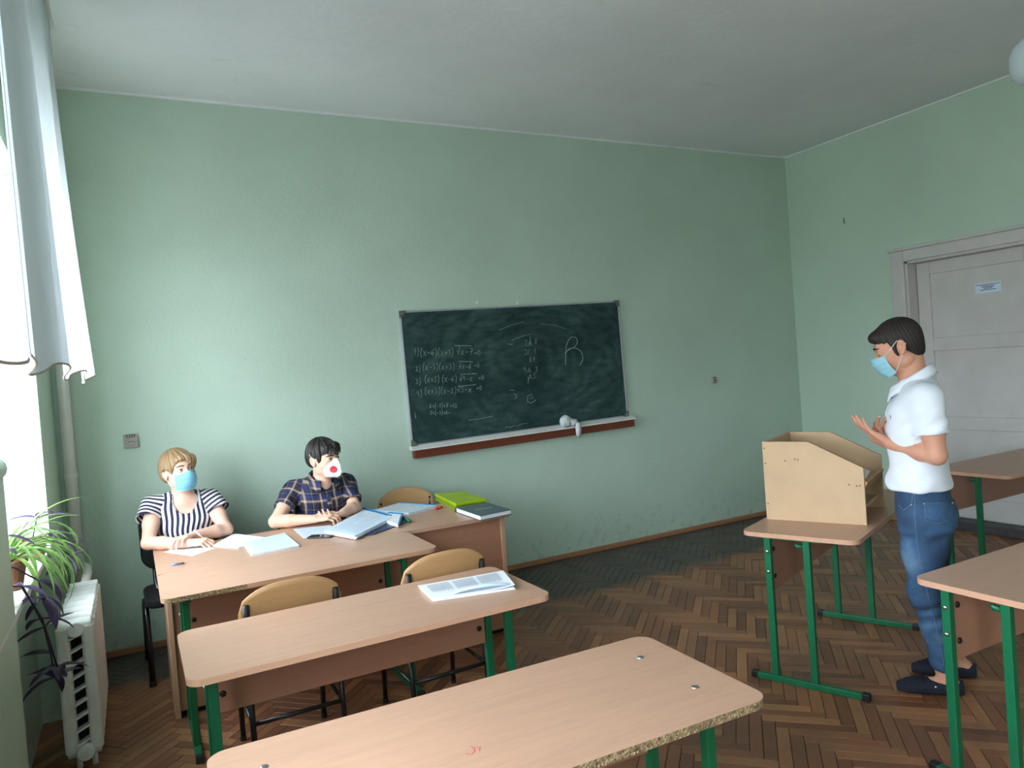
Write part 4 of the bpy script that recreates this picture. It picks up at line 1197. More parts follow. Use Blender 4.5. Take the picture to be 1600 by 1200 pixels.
def smooth_v(v, f, it=2, lam=.5):
    e = np.concatenate([f[:, [0, 1]], f[:, [1, 2]], f[:, [2, 3]], f[:, [3, 0]]])
    for _ in range(it):
        s = np.zeros_like(v); n = np.zeros(len(v))
        np.add.at(s, e[:, 0], v[e[:, 1]]); np.add.at(n, e[:, 0], 1); np.add.at(s, e[:, 1], v[e[:, 0]]); np.add.at(n, e[:, 1], 1)
        v = v*(1-lam)+lam*s/np.maximum(n, 1)[:, None]
    return v
def vnormals(v, f):
    n = np.cross(v[f[:, 2]]-v[f[:, 0]], v[f[:, 3]]-v[f[:, 1]]); out = np.zeros_like(v)
    for i in range(4): np.add.at(out, f[:, i], n)
    return out/np.maximum(np.linalg.norm(out, axis=1), 1e-12)[:, None]
def np_mesh(name, v, f, mats, attrs={}, fmat=None):
    me = bpy.data.meshes.new(name)
    me.vertices.add(len(v)); me.vertices.foreach_set('co', np.asarray(v, np.float32).ravel())
    me.loops.add(f.size); me.loops.foreach_set('vertex_index', f.astype(np.int32).ravel())
    me.polygons.add(len(f)); me.polygons.foreach_set('loop_start', np.arange(len(f), dtype=np.int32)*4); me.polygons.foreach_set('loop_total', np.full(len(f), 4, np.int32))
    me.polygons.foreach_set('use_smooth', np.ones(len(f), bool))
    for m in mats: me.materials.append(m)
    if fmat is not None: me.polygons.foreach_set('material_index', fmat.astype(np.int32))
    me.update(calc_edges=True)
    for k, a in attrs.items():
        at_ = me.attributes.new(k, 'FLOAT', 'POINT'); at_.data.foreach_set('value', np.asarray(a, np.float32))
    return me
def wnoise(v, seed, freq=1.0):
    """cheap smooth noise from sines"""
    r = np.random.RandomState(seed); out = np.zeros(len(v))
    for _ in range(7):
        d = r.randn(3); d /= np.linalg.norm(d); out += np.sin(v@d*freq*r.uniform(.6, 1.7)*2*PI+r.uniform(0, 6.3))
    return out/3.5
class Person:
    def __init__(self, label, base):
        self.base = np.asarray(base, float); self.label = label; self.root = None
    def body(self, F, h, mat, disp=None):
        v, f = F.mesh(h); v = smooth_v(v, f, 1, .35); self.bv, self.bf = v, f
        o = link('person', np_mesh('person', v-self.base, f, [mat] if not isinstance(mat, list) else mat), None, self.base); tag(o, self.label, 'person'); self.root = o
        return v, f
    def cloth(self, name, F, h, mat, disp=None, attrs=None, sm=1):
        v, f = F.mesh(h); v = smooth_v(v, f, sm, .4)
        a = attrs(v) if attrs else {}
        if disp is not None: v = v+vnormals(v, f)*disp(v)[:, None]
        o = link(name, np_mesh(name, v-self.base, f, [mat], a), self.root)
        o['bv'] = 0; del o['bv']
        self.last = (v, f)
        return o, v, f
    def part(self, name, mb, mat, parent=None, smooth=True):
        mb.v = [tuple(np.asarray(p)-self.base) for p in mb.v]
        return mb.build(name, mat, parent or self.root, smooth=smooth)
def bvh_of(v, f): return BVHTree.FromPolygons([Vector(p) for p in v], [tuple(q) for q in f])
def project(bvh, p, d, off):
    hit = bvh.ray_cast(Vector(p), Vector(d))
    if hit[0] is None:
        hit = bvh.find_nearest(Vector(p))
    return np.array(hit[0])-np.asarray(d)*off
def patch(bvh, G, d, off, th=.002):
    """grid of points pushed along d onto a surface, given a little thickness"""
    G = np.asarray(G, float); a, b = G.shape[:2]
    O = np.array([[project(bvh, G[i, j], d, off) for j in range(b)] for i in range(a)])
    mb = MB(); mb.grid(O); mb.grid(O+np.asarray(d)*th*1.5, flip=True)
    N = a*b; loop = [j for j in range(b)]+[i*b+b-1 for i in range(1, a)]+[(a-1)*b+j for j in range(b-2, -1, -1)]+[i*b for i in range(a-2, 0, -1)]
    for q in range(len(loop)):
        x_, y_ = loop[q], loop[(q+1)%len(loop)]; mb.f.append([x_, N+x_, N+y_, y_]); mb.m.append(0)
    return mb, O
# ---- head, in a local frame: l = person's left, f = forward, u = up
class Head:
    def __init__(self, c, face_ang, pitch=0, roll=0, s=1.0):
        f0 = V(math.cos(face_ang), math.sin(face_ang), 0); u0 = V(0, 0, 1); l0_ = np.cross(u0, f0)
        f1 = f0*math.cos(pitch)+u0*math.sin(pitch); u1 = u0*math.cos(pitch)-f0*math.sin(pitch)
        self.f = f1; self.l = l0_*math.cos(roll)+u1*math.sin(roll); self.u = u1*math.cos(roll)-l0_*math.sin(roll)
        self.c = np.asarray(c, float); self.s = s; self.A = np.array([self.l, self.f, self.u])
    def w(self, l, f, u): return self.c+self.s*(l*self.l+f*self.f+u*self.u)
    def loc(self, P): return ((P-self.c)@self.A.T)/self.s
    def skull(self, F, fem=False):
        s = self.s; E = lambda c, r, k, op='u', A=None: F.ell(self.w(*c), V(*r)*s, self.A if A is None else A, k*s, op)
        E((0, -.010, .030), (.073, .094, .085), .01)
        E((0, .028, -.022), (.063, .064, .080), .03)
        E((0, .040, -.080), (.044, .044, .036), .03)
        for q in (-1, 1):
            E((q*.040, .045, -.030), (.026, .034, .030), .02)      # cheeks
            E((q*.052, .0, -.062), (.014, .035, .024), .02)        # jaw corners
        E((0, .074, .028), (.050, .018, .016), .016)               # brow
        for q in (-1, 1):
            E((q*.031, .100, .004), (.017, .016, .0105), .012, 's')
            E((q*.031, .078, .0035), (.0165, .013, .0125), .004)   # lids
            E((q*.031, .0935, .003), (.0115, .007, .0042), .003, 's')
        F.cone(self.w(0, .088, .008), self.w(0, .110, -.034), .008*s, .0125*s, .012*s)
        for q in (-1, 1): F.ell(self.w(q*.011, .099, -.037), V(.008, .010, .008)*s, self.A, .006*s)
        F.ell(self.w(0, .083, -.066), V(.024, .014, .006)*s, self.A, .006*s); F.ell(self.w(0, .082, -.076), V(.021, .014, .007)*s, self.A, .006*s)
        for q in (-1, 1):
            # ear: tilted shell with a hollow
            ang = .25; A = np.array([self.l*math.cos(.35)-q*self.f*math.sin(.35)*-1, self.f, self.u])
            ue = self.u*math.cos(ang)-self.f*math.sin(ang); fe = self.f*math.cos(ang)+self.u*math.sin(ang); le = np.cross(fe, ue)
            tilt = .42*q; l2 = le*math.cos(tilt)+fe*math.sin(tilt)*-1; f2 = fe*math.cos(tilt)+le*math.sin(tilt)
            F.ell(self.w(q*.0785, -.014, -.006), V(.0085, .0185, .031)*s, np.array([l2, f2, ue]), .006*s)
            F.ell(self.w(q*.0855, -.009, -.006), V(.0085, .0105, .019)*s, np.array([l2, f2, ue]), .003*s, 's')
            F.ell(self.w(q*.079, -.004, -.034), V(.006, .008, .009)*s, self.A, .006*s)
    def eyes(self, P, gaze=(0, 0), iris=(70, 48, 34)):
        for q in (-1, 1):
            mb = MB(); c = self.w(q*.031, .0790, .003); s = self.s
            mb.lathe([(.0119*s*math.sin(a), -.0119*s*math.cos(a)) for a in np.linspace(.02, PI-.02, 12)], c, 16, self.f)
            ey = P.part('eye', mb, M_eye)
            g = nrm(self.f+gaze[0]*self.l+gaze[1]*self.u)
            mb = MB(); mb.lathe([(.0056*s, .0108*s), (.0050*s, .0116*s), (.0026*s, .0122*s), (.0001, .0124*s)], c, 16, g); P.part('iris', mb, plain_once('iris_%d' % iris[0], iris, .2), ey)
            mb = MB(); mb.lathe([(.0026*s, .0120*s), (.0022*s, .01255*s), (.0001, .0127*s)], c, 12, g); P.part('pupil', mb, M_blackink, ey)
            # brow and lash line
        return
    def brows(self, P, mat, bvh, th=.0045, lift=0.0, lash=True):
        for q in (-1, 1):
            pts = []
            for t in np.linspace(0, 1, 9):
                p = self.w(q*(.012+.040*t), .14, .0262+lift+.0035*math.sin(PI*t)-.004*t*t)
                pts.append(project(bvh, p, -self.f, .0008))
            mb = MB(); mb.tube(pts, [th*self.s*(.55+.45*math.sin(PI*(.25+.75*t)))*(1 if t < .95 else .5) for t in np.linspace(0, 1, 9)], 6); P.part('eyebrow', mb, mat)
            if lash:
                pts = []
                for t in np.linspace(-1, 1, 9):
                    p = self.w(q*.031+.0135*t, .14, .0065+.0035*(1-t*t)); pts.append(project(bvh, p, -self.f, .0006))
                mb = MB(); mb.tube(pts, .0013*self.s, 5); P.part('eyelash', mb, M_blackink)
_mc = {}
def plain_once(name, col, rough=.5, **kw):
    if name not in _mc: _mc[name] = plain(name, col, rough, **kw)
    return _mc[name]
M_eye = plain('eye_white', (228, 222, 216), .2, 0, .01)
def skin_mat(name, col, blush=(214, 130, 110)):
    t = NT(name); c = s2l(col)
    f = t.noise(t.obj(), 9, 4, .6); f2 = t.noise(t.obj(), 90, 3)
    b = t.ramp(f, [(.3, tuple(x*.93 for x in c)), (.7, tuple(min(1, x*1.05) for x in c))])
    t.p(Base_Color=t.mix(.10, b, s2l(blush)), Roughness=t.math('MULTIPLY_ADD', f2, .15, .42))
    t.b.inputs['Subsurface Weight'].default_value = .12; t.b.inputs['Subsurface Radius'].default_value = (.012, .005, .003); t.b.inputs['Subsurface Scale'].default_value = .6
    t.b.inputs['Specular IOR Level'].default_value = .35
    return t.m
def hair_mat(name, dark, light, rough=.42):
    t = NT(name)
    a = t.attr('strand').outputs['Fac']
    n1 = t.n('ShaderNodeTexNoise', noise_dimensions='1D'); n1.inputs['Scale'].default_value = 1.0; n1.inputs['Detail'].default_value = 4; n1.inputs['Roughness'].default_value = .7
    t.t.links.new(a, n1.inputs['W'])
    t.p(Base_Color=t.ramp(n1.outputs[0], [(.3, s2l(dark)), (.68, s2l(light))]), Roughness=rough)
    t.bump(n1.outputs[0], .5, .004)
    return t.m
# ---- hand: five separate bent fingers on a palm
def hand(F, wrist, d, n, side, curls, s=1.0, thumb=(.55, .75, .25), tcurl=(.2, .3), spread=.10, k=.003):
    """d: wrist to knuckles, n: out of the palm, side=+1 puts the thumb at cross(d,n)"""
    wrist = np.asarray(wrist, float); d = nrm(d); n = nrm(np.asarray(n)-d*(np.asarray(n)@d)); t = np.cross(d, n)*side
    kn = [(.030, .088), (.010, .093), (-.010, .089), (-.028, .080)]
    ln = [(.042, .025, .021), (.046, .029, .022), (.042, .027, .021), (.033, .020, .019)]
    for i, (o, dist) in enumerate(kn):
        F.cone(wrist+t*o*.45*s+d*.005*s, wrist+t*o*s+d*dist*s, .0150*s, .0112*s, .010*s)
    F.cone(wrist+t*.012*s+d*.03*s+n*.004*s, wrist-t*.012*s+d*.05*s+n*.004*s, .016*s, .016*s, .012*s, 'u', (n, .75))
    tips = []
    for i, (o, dist) in enumerate(kn):
        p = wrist+t*o*s+d*dist*s; ang = 0; r = [.0092, .0084, .0078, .0066]
        if i == 3: r = [x*.86 for x in r]
        sp = spread*(1.5-i)/1.5; d2 = nrm(d+t*sp)
        for j in range(3):
            ang += curls[i][j]; v = d2*math.cos(ang)+n*math.sin(ang); q = p+v*ln[i][j]*s
            F.cone(p, q, r[j]*s, r[j+1]*s, k*s); p = q
        tips.append(p)
    p = wrist+t*.020*s+d*.018*s; q = p+nrm(d*thumb[0]+t*thumb[1]+n*thumb[2])*.048*s
    F.cone(p, q, .0150*s, .0115*s, .010*s); v = nrm(q-p)
    v1 = nrm(v+d*tcurl[0]+n*tcurl[0]*.4); q2 = q+v1*.034*s; F.cone(q, q2, .0110*s, .0095*s, k*s)
    v2 = nrm(v1+d*tcurl[1]+n*tcurl[1]*.4-t*tcurl[1]*.3); q3 = q2+v2*.027*s; F.cone(q2, q3, .0097*s, .0078*s, k*s)
    return tips, q3
def torso_frame(o, top, face_ang):
    wv = nrm(np.asarray(top, float)-np.asarray(o, float)); f = V(math.cos(face_ang), math.sin(face_ang), 0); f = nrm(f-wv*(f@wv)); l = np.cross(wv, f)
    return np.array([l, f, wv])
def surgical_mask(P, H, bvh, top=.002, bot=-.118, w=.066, mat=None, edge=None, loops=True, depth=.0):
    """pleated mask over nose and chin, loops to the ears"""
    nu, nv = 33, 27; G = []
    for i in range(nv):
        v = i/(nv-1); z = top+(bot-top)*v; row = []
        for j in range(nu):
            a = -1+2*j/(nu-1)
            wz = w*(1-.10*abs(2*v-1)**2)
            prof = np.interp(-z, [-.01, .012, .024, .036, .06, .09, .12], [.100, .118, .1275, .1315, .1245, .112, .090])+depth
            x = wz*math.sin(a*1.35)/math.sin(1.35)
            y = .022+(prof-.022)*max(0, math.cos(a*1.35))**.62
            zz = z+(.012*(1-abs(a))**2 if v < .12 else 0)-.004*a*a*(1-v)+.012*a*a*v
            pl = .0022*((v*7) % 1.0) if .25 < v < .82 else 0
            p = H.w(x, y+pl, zz)
            hit = bvh.find_nearest(Vector(p))
            if hit[0] is not None:
                nn = np.array(hit[1]); dd = (p-np.array(hit[0]))@nn
                if dd < .0025: p = np.array(hit[0])+nn*.0025
            row.append(p)
        G.append(row)
    G = np.array(G)
    for _ in range(2):
        G[1:-1, 1:-1] = .6*G[1:-1, 1:-1]+.1*(G[:-2, 1:-1]+G[2:, 1:-1]+G[1:-1, :-2]+G[1:-1, 2:])
    mb = MB(); mb.grid(G); inn = G-H.f*.0012; mb.grid(inn, flip=True)
    N = nu*nv; loop = [j for j in range(nu)]+[i*nu+nu-1 for i in range(1, nv)]+[(nv-1)*nu+j for j in range(nu-2, -1, -1)]+[i*nu for i in range(nv-2, 0, -1)]
    for q in range(len(loop)):
        x_, y_ = loop[q], loop[(q+1)%len(loop)]; mb.f.append([x_, N+x_, N+y_, y_]); mb.m.append(0)
    m = P.part('face_mask', mb, mat)
    mb = MB(); mb.tube(G[0], .0016, 5); mb.tube(G[-1], .0014, 5); mb.tube(G[:, 0], .0016, 5); mb.tube(G[:, -1], .0016, 5); P.part('mask_binding', mb, edge or mat, m)
    for i in (9, 15, 21):
        mb = MB(); mb.tube(G[i, 1:-1]+H.f*.0006, .0011, 4); P.part('pleat', mb, mat, m)
    if loops:
        for j, q in ((0, -1), (-1, 1)):
            a, b = G[1, j], G[-2, j]
            if G[1, j]@H.l-H.c@H.l > 0: q = 1
            else: q = -1
            e1, e2, e3 = H.w(q*.081, -.006, .024), H.w(q*.086, -.034, .0), H.w(q*.080, -.010, -.034)
            mb = MB(); mb.tube([a, (a+e1)/2+H.l*q*.004, e1, e2, e3, (b+e3)/2+H.l*q*.004, b], .0016, 6); P.part('ear_loop', mb, M_loop, m)
    return m, G
M_loop = plain('white_elastic', (236, 236, 236), .7)
M_maskb = plain('light_blue_mask', (128, 192, 220), .75, 0, .04, 30)
M_maskb2 = plain('pale_blue_mask_edge', (180, 216, 234), .75, 0, .03, 30)
H_BODY = .0042
# ------------------------------------------------------------------ WOMAN
FA = math.radians(-88)
base = V(.24, 5.0, 0)
P = Person('woman in navy and white striped blouse and blue mask, writing at the teacher desk', base)
lat, fwd = V(-math.sin(FA), math.cos(FA), 0)*-1, V(math.cos(FA), math.sin(FA), 0)
lat = np.cross(V(0, 0, 1), fwd)           # her left
pel = V(.245, 5.03, .50); nb = at(287, 772, 4.93); 
rs_, ls_ = at(240, 790, 4.96), at(327, 780, 4.94)
re_, le_ = at(232, 853, 4.79)+V(0, 0, .0), at(354, 831, 4.83)
rw_, lw_ = at(296, 851, 4.63), at(303, 840, 4.70)
re_[2] = ZT+.042; rw_[2] = ZT+.033; le_[2] = ZT+.044; lw_[2] = ZT+.062
Hd = Head(at(279, 735, 4.89), math.radians(-66), .07, .05, 1.03)
TA = torso_frame(pel, nb, FA)
L_ = np.linalg.norm(nb-pel)
F = Field()
F.loft(pel, TA, [(-.06, 0, .0, .155, .11), (.04, 0, .0, .165, .115), (.17, 0, .0, .135, .095), (.30, 0, .005, .145, .105), (.40, 0, .005, .165, .10), (.47, 0, -.005, .16, .075), (L_-.0, 0, -.01, .06, .05)], .02)
F.cone(nb-TA[2]*.03, Hd.w(0, -.028, -.06), .056, .047, .03)
Hd.skull(F)
for sh, el, wr in ((rs_, re_, rw_), (ls_, le_, lw_)):
    F.chain([sh, sh*.5+el*.5, el], [.050, .045, .037], .02); F.chain([el, el*.65+wr*.35, wr], [.039, .038, .025], .015)
    F.cone(nb-TA[2]*.035, sh, .05, .05, .03)
# right hand holds the pencil, left hand rests over the right wrist
rd = at(330, 848, 4.575)-rw_; rd[2] = .005
tipsR, thR = hand(F, rw_, rd, V(.1, .25, -1), 1, [(.55, .8, .5), (.75, .9, .6), (.85, 1.0, .6), (.95, 1.0, .6)], .97, (.75, .45, .3), (.25, .25))
ldv = at(272, 847, 4.61)-lw_; ldv[2] = .010
hand(F, lw_, ldv, V(-.1, -.2, -1), -1, [(.25, .55, .5), (.3, .6, .5), (.35, .65, .5), (.4, .7, .5)], .97, (.7, .6, .2), (.2, .2))
# legs
for q in (-1, 1):
    hp = pel+lat*q*.085; kn_ = hp+fwd*.40+V(0, 0, -.02); an = kn_+V(0, 0, -.40)+fwd*-.02
    F.chain([hp, kn_, an], [.075, .055, .038], .02); F.cone(an+V(0, 0, -.03), an+V(0, 0, -.045)+fwd*.15, .035, .028, .02)
M_skinw = skin_mat('fair_skin', (232, 192, 172))
vw, fw_ = P.body(F, H_BODY, M_skinw)
bv = bvh_of(vw, fw_)
Hd.eyes(P, (.1, .05), (74, 52, 40))
Hd.brows(P, plain_once('brown_brow', (86, 58, 44), .7), bv, .0036)
surgical_mask(P, Hd, bv, -.017, -.120, .063, M_maskb, M_maskb2)
# blouse
def stripes_mat():
    t = NT('navy_white_stripes'); u = t.attr('su').outputs['Fac']
    f = t.math('FRACT', t.math('DIVIDE', u, .0285))
    s = t.math('GREATER_THAN', f, .5)
    t.p(Base_Color=t.mix(s, s2l((30, 32, 66)), s2l((222, 216, 214))), Roughness=.8)
    return t.m
M_stripe = stripes_mat()
B = Field()
tors = [(-.11, 0, .005, .210, .155), (.04, 0, .005, .185, .14), (.17, 0, .005, .158, .122), (.30, 0, .012, .168, .132), (.40, 0, .012, .182, .120), (.47, 0, -.003, .175, .092), (L_+.005, 0, -.012, .085, .066)]
B.loft(pel, TA, tors, .02)
slv = []
for sh, el, q in ((rs_, re_, -1), (ls_, le_, 1)):
    ad = nrm(el-sh); out = lat*q
    a0 = nb*.45+sh*.55+V(0, 0, -.012); a1 = sh+out*.008; a2 = sh+ad*.115+out*.02
    B.cone(nb-TA[2]*.03, a1, .056, .052, .03)
    SL = Field(); SL.cone(nb*.35+a1*.65-TA[2]*.012, a1, .060, .060, .03); SL.cone(a1, a2, .062, .076, .02)
    SL.cone(a1+ad*.01, a2+ad*.02, .050, .068, .006, 's')
    SL.cutbox(a1+ad*(.190 if q < 0 else .176)+lat*q*.03, V(.14, .14, .10), np.array([nrm(np.cross(fwd, ad)), nrm(np.cross(ad, np.cross(fwd, ad))), ad]), .003)
    slv.append((a1, ad, q, SL))
# cut the flared sleeve ends open and the neckline low
B2 = B
nk = nb+fwd*.085+V(0, 0, -.035)
B2.ell(nk+V(0, 0, .012), V(.068, .13, .088), np.array([lat, fwd, V(0, 0, 1)]), .006, 's')
B2.cone(nb+V(0, 0, -.02), nb+V(0, 0, .15), .064, .075, .006, 's')
def sattr(v):
    q = (v-pel)@TA.T
    u = q[:, 0]*1.0+.006*np.sin(q[:, 2]*22+q[:, 0]*9)+.004*np.sin(q[:, 2]*41)+.2*q[:, 0]*np.clip(.35-q[:, 2], -.1, .5)
    return {'su': u}
def bl_disp(v):
    q = (v-pel)@TA.T
    return .004*np.sin(q[:, 0]*70+6*np.sin(q[:, 2]*9))*np.clip((.42-q[:, 2])/.2, 0, 1)+.0035*wnoise(v, 5, 7)
bl, blv, blf = P.cloth('blouse', B2, H_BODY, M_stripe, bl_disp, sattr)
for a1, ad, q, SL in slv:
    so_, _v, _f = P.cloth('sleeve', SL, .0038, M_stripe, lambda v: .0025*wnoise(v, 6, 8), lambda v: {'su': (v-a1)@ad+.22*((v-a1)@(lat*q))+.5})
    so_.parent = bl
# dotted neckline trim
bb = bvh_of(blv, blf); pts = []
nc = nk+V(0, 0, .03)
for t in np.linspace(-1, 1, 29):
    a = t*PI*.70; dv = lat*math.sin(a)+V(0, 0, -1)*math.cos(a)
    for r_ in np.arange(.02, .16, .002):
        o_ = nc+dv*r_+fwd*.3; h1 = bb.ray_cast(Vector(o_), Vector(-fwd)); h2 = bv.ray_cast(Vector(o_), Vector(-fwd))
        if h1[0] is not None and (h2[0] is None or h1[3] < h2[3]+.001): pts.append(np.array(h1[0])+dv*.004+fwd*.001); break
mb = MB(); mb.tube(pts, .0038, 6); trim = P.part('neckline_trim', mb, plain_once('navy_trim', (26, 28, 56), .7), bl)
mb = MB()
for i in range(len(pts)-1):
    for t in (.25, .75):
        p = pts[i]*(1-t)+pts[i+1]*t
        mb.lathe([(.0032*math.sin(a), -.0032*math.cos(a)) for a in np.linspace(.05, PI-.05, 5)], p+fwd*.003, 6, fwd)
tag(P.part('trim_beads', mb, plain_once('white_bead', (232, 230, 228), .5), trim), kind='stuff')
# blouse hem hanging over the chair and dark trousers
T_ = Field()
T_.loft(pel, TA, [(-.12, 0, .0, .185, .15), (-.02, 0, .0, .178, .14), (.05, 0, 0, .165, .125)], .02)
for q in (-1, 1):
    hp = pel+lat*q*.085; kn_ = hp+fwd*.40+V(0, 0, -.02); an = kn_+V(0, 0, -.36)+fwd*-.02
    T_.chain([hp, kn_, an], [.090, .070, .058], .02)
P.cloth('trousers', T_, .006, plain_once('dark_navy_trousers', (28, 28, 40), .85), None)
for q in (-1, 1):
    hp = pel+lat*q*.085; an = hp+fwd*.38+V(0, 0, -.42); S_ = Field(); S_.cone(V(an[0], an[1], .035), V(an[0], an[1], .03)+fwd*.16, .036, .030, .02); S_.half((0, 0, .003), (0, 0, -1)); P.cloth('shoe', S_, .005, M_black)
# hair: short blond bob with side-swept fringe
Hf = Field(); s = Hd.s
Hf.ell(Hd.w(0, -.016, .042), V(.090, .108, .092)*s, Hd.A, .01)
Hf.ell(Hd.w(0, -.050, -.005), V(.086, .068, .075)*s, Hd.A, .03)
for q in (-1, 1): Hf.ell(Hd.w(q*.062, .012, .020), V(.026, .050, .050)*s, Hd.A, .02)
Hf.ell(Hd.w(.018, .070, .062), V(.062, .034, .030)*s, Hd.A, .02)
Hf.ell(Hd.w(.045, .060, .040), V(.036, .034, .035)*s, Hd.A, .02)
# cut the face out
Hf.ell(Hd.w(-.022, .128, -.012), V(.066, .080, .080)*s, Hd.A, .010, 's')
for q in (-1, 1): Hf.ell(Hd.w(q*.090, .012, -.040), V(.032, .046, .058)*s, Hd.A, .010, 's')
Hf.ell(Hd.w(0, .06, -.09), V(.10, .085, .085)*s, Hd.A, .01, 's')
Hf.half(Hd.w(0, -.05, -.070), -Hd.u+Hd.f*-.25, .01)
def hstrand(Hd, crown=(-.02, -.045, .13), fr=26):
    def fn(v):
        q = Hd.loc(v); a = np.arctan2(q[:, 0]-crown[0], q[:, 1]-crown[1]); r = np.hypot(q[:, 0]-crown[0], q[:, 1]-crown[1])
        return {'strand': a*fr+4*q[:, 2]+8*np.sin(r*18)}
    return fn
def hdisp(Hd, amp, fr, crown=(-.02, -.045, .13)):
    def fn(v):
        q = Hd.loc(v); a = np.arctan2(q[:, 0]-crown[0], q[:, 1]-crown[1])
        return amp*(np.sin(a*fr+q[:, 2]*20)+.6*np.sin(a*fr*2.3+1+q[:, 2]*31))
    return fn
P.cloth('hair', Hf, .0034, hair_mat('dark_blond_hair', (92, 68, 46), (182, 150, 110)), hdisp(Hd, .0022, 23), hstrand(Hd))
mb = MB(); c_ = Hd.w(-.082, -.006, -.052); mb.lathe([(.0045*math.sin(a), -.0045*math.cos(a)) for a in np.linspace(.05, PI-.05, 6)], c_, 8); P.part('earring', mb, plain_once('dark_earring', (52, 40, 36), .3))
# pencil in her right hand
pa = (tipsR[0]+thR)/2+V(0, -.008, -.010); dirp = nrm(V(-.55, .10, .62))
pn = thing('pencil', 'orange pencil with white end in the woman\'s right hand', 'pencil', pa)
mb = MB(); mb.tube([dirp*-.005, dirp*.095], .0042, 8); mb.build('shaft', plain('orange_pencil', (238, 112, 48), .4), pn, smooth=True)
mb = MB(); mb.tube([dirp*.095, dirp*.15], .0043, 8); mb.build('white_end', M_paper, pn, smooth=True)
mb = MB(); mb.tube([dirp*-.005, dirp*-.024], [.0042, .0008], 8); mb.build('point', M_ink, pn, smooth=True)

# ------------------------------------------------------------------ MAN IN PLAID SHIRT
FA = math.radians(-80)
base = V(1.08, 5.08, 0)
P = Person('seated man in dark plaid shirt and white respirator with red valve', base)
fwd = V(math.cos(FA), math.sin(FA), 0); lat = np.cross(V(0, 0, 1), fwd)
pel = V(1.09, 5.10, .50); nb = at(504, 748, 4.93)
rs_, ls_ = at(459, 767, 4.99), at(540, 756, 5.02)
re_, le_ = at(431, 822, 4.82), at(555, 800, 4.86)
rw_, lw_ = at(492, 815, 4.70), at(536, 808, 4.73)
re_[2] = ZT+.045; le_[2] = ZT+.05; rw_[2] = ZT+.045; lw_[2] = ZT+.05
Hd = Head(at(506, 716, 4.90), math.radians(-60), -.04, .03, 1.09)
TA = torso_frame(pel, nb, FA); L_ = np.linalg.norm(nb-pel)
F = Field()
F.loft(pel, TA, [(-.06, 0, 0, .16, .11), (.05, 0, 0, .16, .11), (.18, 0, 0, .145, .10), (.32, 0, .005, .165, .11), (.42, 0, .0, .18, .10), (L_-.06, 0, -.01, .16, .075), (L_, 0, -.01, .06, .055)], .02)
F.cone(nb-TA[2]*.03, Hd.w(0, -.028, -.06), .058, .054, .03)
Hd.skull(F)
for sh, el, wr in ((rs_, re_, rw_), (ls_, le_, lw_)):
    F.chain([sh, sh*.5+el*.5, el], [.052, .046, .040], .02); F.chain([el, el*.65+wr*.35, wr], [.042, .040, .027], .015)
    F.cone(nb-TA[2]*.04, sh, .05, .052, .03)
rd = at(524, 812, 4.655)-rw_; rd[2] = .015
hand(F, rw_, rd, V(.15, .45, -1), 1, [(.45, .75, .4), (.5, .8, .5), (.55, .85, .5), (.6, .9, .5)], 1.05, (.75, .5, .2), (.3, .3), .14)
ldv = at(506, 820, 4.665)-lw_; ldv[2] = -.012
hand(F, lw_, ldv, V(.0, .4, 1), 1, [(.3, .5, .4), (.35, .55, .4), (.4, .6, .4), (.4, .6, .4)], 1.0, (.75, .4, .3), (.2, .2))
for q in (-1, 1):
    hp = pel+lat*q*.09; kn_ = hp+fwd*.42+V(0, 0, -.02); an = kn_+V(0, 0, -.40)
    F.chain([hp, kn_, an], [.075, .055, .04], .02); F.cone(an+V(0, 0, -.03), an+V(0, 0, -.04)+fwd*.16, .036, .03, .02)
M_skinm = skin_mat('light_skin', (230, 190, 166))
vw, fw_ = P.body(F, H_BODY, M_skinm); bv = bvh_of(vw, fw_)
Hd.eyes(P, (.1, .0), (60, 44, 34)); Hd.brows(P, plain_once('dark_brow', (38, 28, 24), .7), bv, .0046, -.003)
# respirator: flat-fold cup with a centre ridge
nu, nv = 31, 21; G = []
for i in range(nv):
    v = i/(nv-1); z = .006-.120*v; row = []
    hw_ = np.interp(v, [0, .25, .6, 1], [.012, .046, .066, .050]); pk = np.interp(v, [0, .3, .65, .85, 1], [.114, .132, .140, .132, .100])
    for j in range(nu):
        a = -1+2*j/(nu-1); x = hw_*a; y = pk-(pk-np.interp(v, [0, .5, 1], [.106, .055, .055]))*abs(a)**1.25
        p = Hd.w(x, y, z-.016*abs(a)**2*(v-.2)*-1*0+(.020*abs(a)*(v-.35) if v > .35 else 0))
        hit = bv.find_nearest(Vector(p)); nn = np.array(hit[1])
        if (p-np.array(hit[0]))@nn < .002: p = np.array(hit[0])+nn*.002
        row.append(p)
    G.append(row)
G = np.array(G); mb = MB(); mb.grid(G); mb.grid(G-Hd.f*.0015, flip=True)
N = nu*nv; loop = [j for j in range(nu)]+[i*nu+nu-1 for i in range(1, nv)]+[(nv-1)*nu+j for j in range(nu-2, -1, -1)]+[i*nu for i in range(nv-2, 0, -1)]
for q in range(len(loop)):
    x_, y_ = loop[q], loop[(q+1)%len(loop)]; mb.f.append([x_, N+x_, N+y_, y_]); mb.m.append(0)
M_resp = plain('white_respirator', (238, 236, 238), .7, 0, .02, 30)
msk = P.part('respirator', mb, M_resp)
mb = MB(); mb.tube(G[:, nu//2], .0016, 5); P.part('centre_seam', mb, M_resp, msk)
